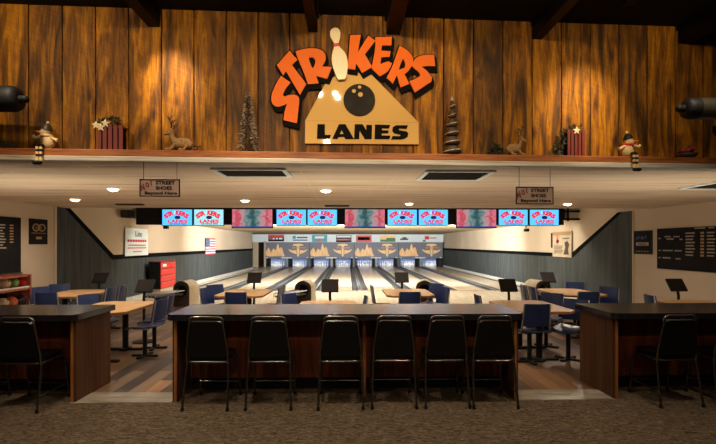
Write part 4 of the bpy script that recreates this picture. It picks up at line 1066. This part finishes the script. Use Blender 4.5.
tag(SG, 'large orange and cream bowling sign with black ball and ivory pin on the plank wall', 'sign')

# ------------------------------------------------------------------ ornaments on the shelf
SZ = 2.634
def shelf_empty(name, px, d):
    v = wl(px, 150, d); w = WM @ Vector((v.x, v.y, 0)); return empty(name, (w.x, w.y, SZ), atan(KW))
def snowman(px, face, scarf, hatm, lab):
    r = shelf_empty('snowman_doll', px, 0.135); s = face
    MB().ball((0, 0, 0.075), (0.075, 0.06, 0.078)).build('body', 'snow', r)
    hd = MB().ball((0.025 * s, -0.005, 0.178), (0.055, 0.05, 0.05)).build('head', 'snow', r)
    MB().tube([(0.07 * s, -0.02, 0.18), (0.12 * s, -0.035, 0.188)], [0.013, 0.003], 8).build('nose', 'orange', hd)
    b = MB()
    for dy in (-0.03, -0.045): b.ball((0.06 * s + (0.012 if dy < -.04 else -.01) * -s, dy, 0.195), 0.007, 8, 6)
    b.build('eyes', 'black', hd)
    MB().lathe([(0.056, 0), (0.05, 0.02), (0.035, 0.05), (0.02, 0.068), (0.0, 0.075)], 14, M=T(0.015 * s, 0, 0.205) @ R(-0.2 * s, 'Y')).build('hat', hatm, r)
    MB().ball((0.0 * s, 0, 0.283), 0.016, 10, 8).build('pompom', 'snow', r)
    MB().tube([(0.05 * cos(a) + 0.012 * s, 0.048 * sin(a), 0.142) for a in [2 * pi * k / 16 for k in range(16)]], 0.016, 8, closed=True).build('scarf', scarf, r)
    MB().tube([(0.05 * s, -0.05, 0.125), (0.095 * s, -0.065, 0.105), (0.115 * s, -0.06, 0.125)], [0.018, 0.018, 0.02], 8).build('arm', 'snow', r)
    MB().tube([(-0.05 * s, -0.03, 0.12), (-0.095 * s, -0.04, 0.095), (-0.125 * s, -0.04, 0.085)], [0.018, 0.018, 0.022], 8).build('arm', 'snow', r)
    for i, dx in enumerate((0.025, 0.06)):
        x = dx * s; b = MB(); zs = [0.035, 0.01, -0.016, -0.042, -0.068, -0.094, -0.12]
        b.tube([(x, -0.04, 0.035), (x, -0.075, 0.03), (x * 1.05, -0.085, 0.01)], 0.016, 8, mi=0)
        for k in range(1, 6): b.tube([(x * 1.05, -0.085, zs[k]), (x * 1.05, -0.085, zs[k + 1])], 0.016, 8, mi=k % 2)
        l = b.build('leg', ['black', 'snow'], r)
        MB().cyl((x * 1.05, -0.085, -0.138), (x * 1.05, -0.085, -0.118), 0.024).build('cuff', 'snow', l)
        MB().ball((x * 1.05 + 0.012 * s, -0.095, -0.158), (0.034, 0.03, 0.024)).build('boot', 'black', l)
    r.scale = (.92, .92, .92); tag(r, lab, 'snowman')
snowman(48, -1, 'snow', 'brown', 'cream plush snowman sitting on shelf at left with striped legs dangling')
snowman(627, 1, 'red', 'black', 'plush snowman with red scarf sitting on shelf at right, legs dangling')
def sprig(b, c, n, rad, mi=0, sz=0.03):
    for _ in range(n):
        a = random.uniform(0, 2 * pi); e = random.uniform(-0.4, 1.2); d = Vector((cos(a) * cos(e), sin(a) * cos(e) * .6, sin(e)))
        p = Vector(c) + d * rad * random.uniform(.4, 1); u = d.orthogonal().normalized() * sz * .3
        t = p + d * sz; b.add([p - u, p + u, t, p + d.cross(u) * .6], [(0, 1, 2), (0, 2, 3), (1, 3, 2), (0, 3, 1)], mi)
def planter(px, w, h, d, lab, flowers, n):
    r = shelf_empty('slatted_box', px, d)
    MB().box(-w / 2 + 0.012, w / 2 - 0.012, -0.035, 0.05, 0.0, h - 0.02).build('box', 'ink', r)
    for k in range(n):
        x = -w / 2 + w * (k + .5) / n; MB().box(x - w / n * .38, x + w / n * .38, -0.047, -0.035, 0, h - 0.012 * (k % 2)).build('slat', 'darkred', r, bevel=0.002)
    MB().box(-w / 2, w / 2, -0.037, 0.052, h - 0.03, h - 0.015).build('rim', 'darkred', r)
    b = MB()
    for c in flowers[0]: sprig(b, c, 26, 0.05, 0, 0.045)
    b.build('greenery', 'leaf', r)
    b = MB()
    for cx, cy, cz in flowers[1]:
        for k in range(5):
            a = 2 * pi * k / 5 + .3; dx, dz = cos(a), sin(a)
            b.add([(cx, cy - .01, cz), (cx + .018 * dx - .012 * dz, cy - .012, cz + .018 * dz + .012 * dx), (cx + .045 * dx, cy, cz + .045 * dz), (cx + .018 * dx + .012 * dz, cy - .012, cz + .018 * dz - .012 * dx), (cx + .02 * dx, cy + .008, cz + .02 * dz)], [(0, 1, 2), (0, 2, 3), (0, 4, 1), (1, 4, 2), (2, 4, 3), (3, 4, 0)])
    b.build('flower', 'pin_ivory', r)
    tag(r, lab, 'ornament')
planter(112, 0.26, 0.26, 0.07, 'dark red slatted wooden box with cream flowers on shelf at left', ([(-0.1, 0, .27), (-.03, 0, .29), (.04, 0, .3)], [(-0.13, -0.05, .25), (-0.04, -0.05, .27), (-.085, -.05, .23)]), 5)
planter(574, 0.2, 0.29, 0.07, 'dark red slatted wooden box with dark garland on shelf right of centre', ([(-0.12, 0, .2), (-.1, 0, .26), (-.03, 0, .3), (.05, 0, .3), (-.17, 0, .1), (-.2, 0, .04), (-.15, 0, .15)], [(.0, -0.05, .28)]), 5)
def twig_tree(px, h, rad, m1, m2, lab, n):
    r = shelf_empty('twig_tree', px, 0.105)
    MB().cyl((0, 0, 0), (0, 0, h * .97), 0.012, 0.004, 8).build('trunk', 'twig', r)
    b = MB()
    for k in range(n):
        f = random.random() ** 0.8; z = h * (0.03 + .95 * (1 - f)); rr_ = rad * f + 0.01; a = random.uniform(0, 2 * pi)
        p = Vector((rr_ * cos(a) * random.uniform(.5, 1), .7 * rr_ * sin(a) * random.uniform(.5, 1), z)); d = Vector((cos(a), .7 * sin(a), random.uniform(-.7, .5))).normalized()
        u = d.orthogonal().normalized() * 0.004; t = p + d * 0.03
        b.add([p - u, p + u, t, p + d.cross(u)], [(0, 1, 2), (0, 2, 3), (1, 3, 2), (0, 3, 1)], 1 if random.random() < .35 else 0)
    b.build('branches', [m1, m2], r)
    tag(r, lab, 'ornamental tree')
twig_tree(248, 0.62, 0.1, 'twig', 'frost', 'slim frosted twig tree on shelf left of the big sign', 1700)
def tier_tree(px, lab):
    r = shelf_empty('tiered_tree', px, 0.112)
    MB().cyl((0, 0, 0), (0, 0, .6), 0.01, 0.004, 8).build('trunk', 'twig', r)
    for k in range(6):
        z = 0.01 + 0.095 * k; w = 0.1 - 0.014 * k
        b = MB().lathe([(w * .7, z), (w, z + .015), (w * .85, z + .05), (w * .55, z + .085)], 14); b.build('tier', 'twig', r)
        b = MB(); b.tube([((w * .98) * cos(a), .98 * w * sin(a), z + .03 + .012 * cos(a)) for a in [2 * pi * j / 18 for j in range(18)]], 0.007, 6, closed=True); b.build('garland', 'frost', r)
    MB().lathe([(0.02, .57), (.012, .6), (0, .63)], 10).build('tip', 'frost', r)
    tag(r, lab, 'ornamental tree')
tier_tree(452, 'dark brown tiered tree with pale garlands on shelf right of the big sign')
def deer(px, s, m, lab):
    r = shelf_empty('reindeer_figure', px, 0.09); r.scale = (1.1, 1.1, 1.3) if s < 0 else (.8, 1, 1.2)
    b = MB().tube([(-.1 * s, 0, .05), (-.06 * s, 0, .065), (0.0, 0, .066), (.05 * s, 0, .07), (.075 * s, -.01, .105), (.085 * s, -.015, .135)], [.022, .042, .046, .04, .024, .02], 12)
    b.ball((.1 * s, -.02, .145), (.036, .022, .022)); b.tube([(.11 * s, -.022, .142), (.145 * s, -.03, .132)], [.016, .011], 8)
    for dx, dy in ((-.07, -.035), (.05, -.035), (-.05, .03), (.06, .03)): b.tube([(dx * s, dy, .05), ((dx + .03) * s, dy * 1.3, .014), ((dx + .08) * s, dy * 1.3, .012)], [.018, .012, .009], 8)
    b.build('body', m, r)
    b = MB()
    for dy, k in ((-.03, 1), (.02, -1)):
        b.tube([(.09 * s, dy * .4, .16), (.07 * s, dy * 1.6, .2), (.09 * s, dy * 2.2, .25), (.12 * s, dy * 2, .27)], [.006, .006, .005, .002], 6)
        b.tube([(.075 * s, dy * 1.8, .21), (.03 * s, dy * 2.2, .235)], [.005, .002], 6); b.tube([(.085 * s, dy * 2.1, .24), (.05 * s, dy * 2.4, .27)], [.005, .002], 6)
    b.build('antlers', 'twig', r)
    for dy in (-.02, .02): MB().ball((.08 * s, dy - .012, .162), (.012, .007, .016), 8, 6).build('ear', m, r)
    tag(r, lab, 'reindeer')
deer(181, -1, 'fawn', 'pale lying reindeer figure on shelf under the left light pool')
deer(514, 1, 'fawn', 'small antlered reindeer figure on shelf right of the tiered tree')
r = shelf_empty('pine_bough', 496, 0.08); b = MB()
for c in ((0, 0, .05), (-.05, 0, .04), (.05, 0, .04), (0, 0, .09)): sprig(b, c, 40, 0.045, 0, .04)
b.build('needles', 'leaf', r); MB().tube([(-.07, 0, .01), (0, 0, .03), (.07, 0, .015)], .008, 6).build('stem', 'twig', r)
tag(r, 'dark green bough on shelf beside the small antlered reindeer', 'ornament')
r = shelf_empty('garland', 196, 0.08); b = MB()
for c in ((-.02, 0, .02), (.02, 0, .02)): sprig(b, c, 30, 0.04, 0, .03)
b.build('needles', 'leaf', r); MB().ball((0, -.02, .03), .02, 10, 8).build('berry', 'darkred', r)
tag(r, 'small dark sprig on shelf beside the pale lying reindeer', 'ornament')
r = shelf_empty('berry_bowl', 687, 0.09)
MB().lathe([(.05, 0), (.09, .02), (.11, .05), (.1, .052), (.08, .025), (0, .015)], 18).build('bowl', 'brown', r)
for k in range(9): a = k * 2.4; MB().ball((.055 * cos(a) * (k > 0), .045 * sin(a) * (k > 0), .06 + .022 * (k % 3)), .032, 12, 8).build('berry', 'darkred', r)
tag(r, 'cluster of dark red baubles in a bowl at right end of shelf', 'ornament')
r = shelf_empty('driftwood', 6, 0.09)
MB().tube([(-.2, 0, .02), (-.05, .01, .035), (.05, 0, .03), (.12, -.01, .018)], [.02, .035, .028, .012], 8).build('branch', 'brown', r)
b = MB(); sprig(b, (0, 0, .04), 25, .04, 0, .03); b.build('needles', 'leaf', r)
tag(r, 'low dark branch ornament lying on shelf at the left picture edge', 'ornament')

# horizontal black cylinders beside the wall
def cyl_speaker(px_end, pyc, s, dia, m, lab, Y=4.45):
    p = at(px_end, pyc, Y); r = empty('cylinder_speaker', (p.x, p.y, p.z), 0); k = dia / 2
    b = MB().lathe([(k * .55, 0), (k * .86, .012), (k, .05), (k, .12)], 24, M=R(s * pi / 2, 'Y')); b.build('end_cap', 'black', r)
    b = MB().lathe([(k * .99, .12), (k, .13), (k, 1.0), (k * .9, 1.02), (0, 1.02)], 24, M=R(s * pi / 2, 'Y')); b.build('body', m, r)
    b = MB().cyl((-s * 0.05, 0, 0), (0.02 * s, 0, 0), .035, n=12); b.ball((-s * .045, 0, 0), .036, 10, 8); b.build('knob', 'black', r)
    MB().box(s * .92 - .03, s * .92 + .03, 0, WALLY + KW * (p.x + s * .92) - p.y - 0.012, -.03, .03).build('wall_arm', 'black', r)
    tag(r, lab, 'speaker')
cyl_speaker(20, 99, -1, 0.235, 'black', 'black cylinder loudspeaker on wall arm at the upper left edge')
cyl_speaker(684, 108.5, 1, 0.20, 'olive', 'dark olive cylinder loudspeaker on wall arm at the upper right edge')

# the small bluish lamp on the black ceiling
Y = (4.09 - H) * F / (HZ - 0.5); X = Y * tt(629.5)
r = empty('ceiling_spot', (X, Y, 4.12))
MB().lathe([(.05, -.03), (.06, -.03), (.06, 0), (.05, 0)], 20).build('trim_ring', 'black', r)
MB().lathe([(0, -.028), (.028, -.028), (.028, -.01), (0, -.01)], 16).build('lens', 'lampcool', r)
tag(r, 'tiny bluish spotlight on the black ceiling at upper right', 'ceiling light')

# ------------------------------------------------------------------ lights
PW, PB = 2.2, 3.3
def track(x, y, z, tgt, power, ang, blend=1.0, col=(1, .74, .42), rad=0.03):
    d = (Vector(tgt) - Vector((x, y, z))).normalized()
    power *= PW if tgt[2] > 1 else PB
    r = empty('unseen_track_spotlight', (x, y, 4.12)); M = T(0, 0, z - 4.12) @ d.to_track_quat('Z', 'Y').to_matrix().to_4x4()
    MB().lathe([(0.03, -.16), (.05, -.14), (.055, -.02), (.05, -.02), (.045, -.1), (0, -.1)], 16, M=M).build('can', 'black', r)
    MB().lathe([(0, -.06), (.044, -.06), (.044, -.05), (0, -.05)], 16, M=M).build('lens', 'lamp', r)
    MB().cyl((0, 0, 0), (0, 0, z - 4.12 + .03), .012).build('stem', 'black', r)
    spot('unseen_track_light', Vector((x, y, z)) + d * 0.0, tgt, power, ang, blend, col, rad)
    return r
TR = [(-1.72, 4.1, 3.98, (-1.84, 5.0, 3.3), 70, 42), (2.62, 4.1, 3.98, (2.55, 5.15, 3.12), 66, 50), (-3.2, 3.2, 3.96, (-3.2, 4.9, 3.3), 36, 125), (3.3, 3.2, 3.96, (3.4, 5.2, 3.2), 20, 120),
      (-0.2, 2.75, 3.98, (-0.55, 5.05, 3.35), 34, 100), (0.08, 2.62, 3.98, (0.5, 5.05, 3.4), 34, 100), (0.03, 2.8, 3.98, (0.0, 5.05, 3.3), 16, 100), (-1.4, 3.2, 3.96, (-1.5, 5, 3.4), 26, 125), (1.5, 3.2, 3.96, (1.5, 5.1, 3.4), 26, 125)]  # unseen spots: pools, sign glints, and wide ones added to brighten the planks
for i, a in enumerate(TR):
    o = track(*a); tag(o, 'unseen black track spotlight on the black ceiling aimed at the plank wall', 'track light', 'unseen track spotlights')
# unseen lamps added over and behind the viewer to light the bar room
for i, (x, y, p) in enumerate(((-2.9, 3.7, 50), (-0.9, 3.9, 50), (1.0, 3.8, 44), (3.0, 3.8, 34), (-2.2, -0.6, 22), (0.1, -0.8, 22), (2.4, -0.6, 16))):
    o = track(x, y, 4.0, (x, y + 0.25, 0) if y > 0 else (x, 5.6, 0.6), p, 100, .9, (1, .82, .60), .06); tag(o, 'added unseen black track spotlight over the bar carpet', 'track light', 'added bar spotlights')
for x0, x1 in ADDED_STRIPS:
    o = area('added_counter_uplight', ((x0 + x1) / 2, 5.55 + 0.44, 0.925), ((x0 + x1) / 2, 6.9, 2.53), 7.0 * (x1 - x0), x1 - x0 - .2, 0.02, (1, .85, .66)); o.data.spread = radians(150)  # hidden uplight added for the strip, lifts the hall ceiling
# unseen area lamps added behind the televisions to light the lanes and approach
for x in (-4.5, -1.2, 2.1, 5.4):
    area('unseen_lane_light', (x, 15.4, 2.40), (x, 22.5, 0), 230 if abs(x - XC) < 3 else 60, 2.0, 0.25, (1, .97, .93))
    area('unseen_lane_light', (XC + (x - XC) * .74, 19.0, 2.42), (x * .97, 34, 0.5), 560 if abs(x - XC) < 3 else 360, 1.5, 0.2, (.98, .98, 1))
    area('unseen_approach_light', (x, 14.78, 2.42), (x, 15.2, 0), 105 if abs(x - XC) < 3 else 42, 2.4, 0.2, (1, .93, .82))
for x in lanes_x: area('pin_light', (x, MY + 0.16, 0.70), (x, 36.2, 0.1), 8, 1.0, 0.08, (.82, .9, 1))
for X, s, ys_ in ((XL, 1, (21.0, 26.8, 31.5)), (XR, -1, (23.5, 29.5, 34.0))):
    for y in ys_: spot('wall_washer', (X + s * 0.3, y, 2.44), (X + s * 0.12, y + 0.1, 1.0), 13, 70, .9, (1, .93, .82), .04)

W = bpy.data.worlds.new('world'); S.world = W; W.use_nodes = True
W.node_tree.nodes['Background'].inputs[0].default_value = (0.02, 0.017, 0.014, 1); W.node_tree.nodes['Background'].inputs[1].default_value = 1.0

# ------------------------------------------------------------------ camera and view
cd = bpy.data.cameras.new('camera'); cam = bpy.data.objects.new('camera', cd); COL.objects.link(cam)
cd.sensor_width = 36; cd.lens = 36 * F / 716; cd.shift_y = (HZ - 222) / 716; cd.clip_start = 0.05; cd.clip_end = 200
cam.location = (0, 0, H); cam.rotation_euler = (pi / 2, 0, -PSI)
S.camera = cam
S.view_settings.view_transform = 'Standard'; S.view_settings.look = 'None'; S.view_settings.gamma = 1.0; S.view_settings.exposure = 0.12
S.view_settings.use_curve_mapping = False
S.cycles.use_denoising = True; S.cycles.denoiser = 'OPENIMAGEDENOISE'
S.cycles.max_bounces = 8; S.cycles.sample_clamp_indirect = 6
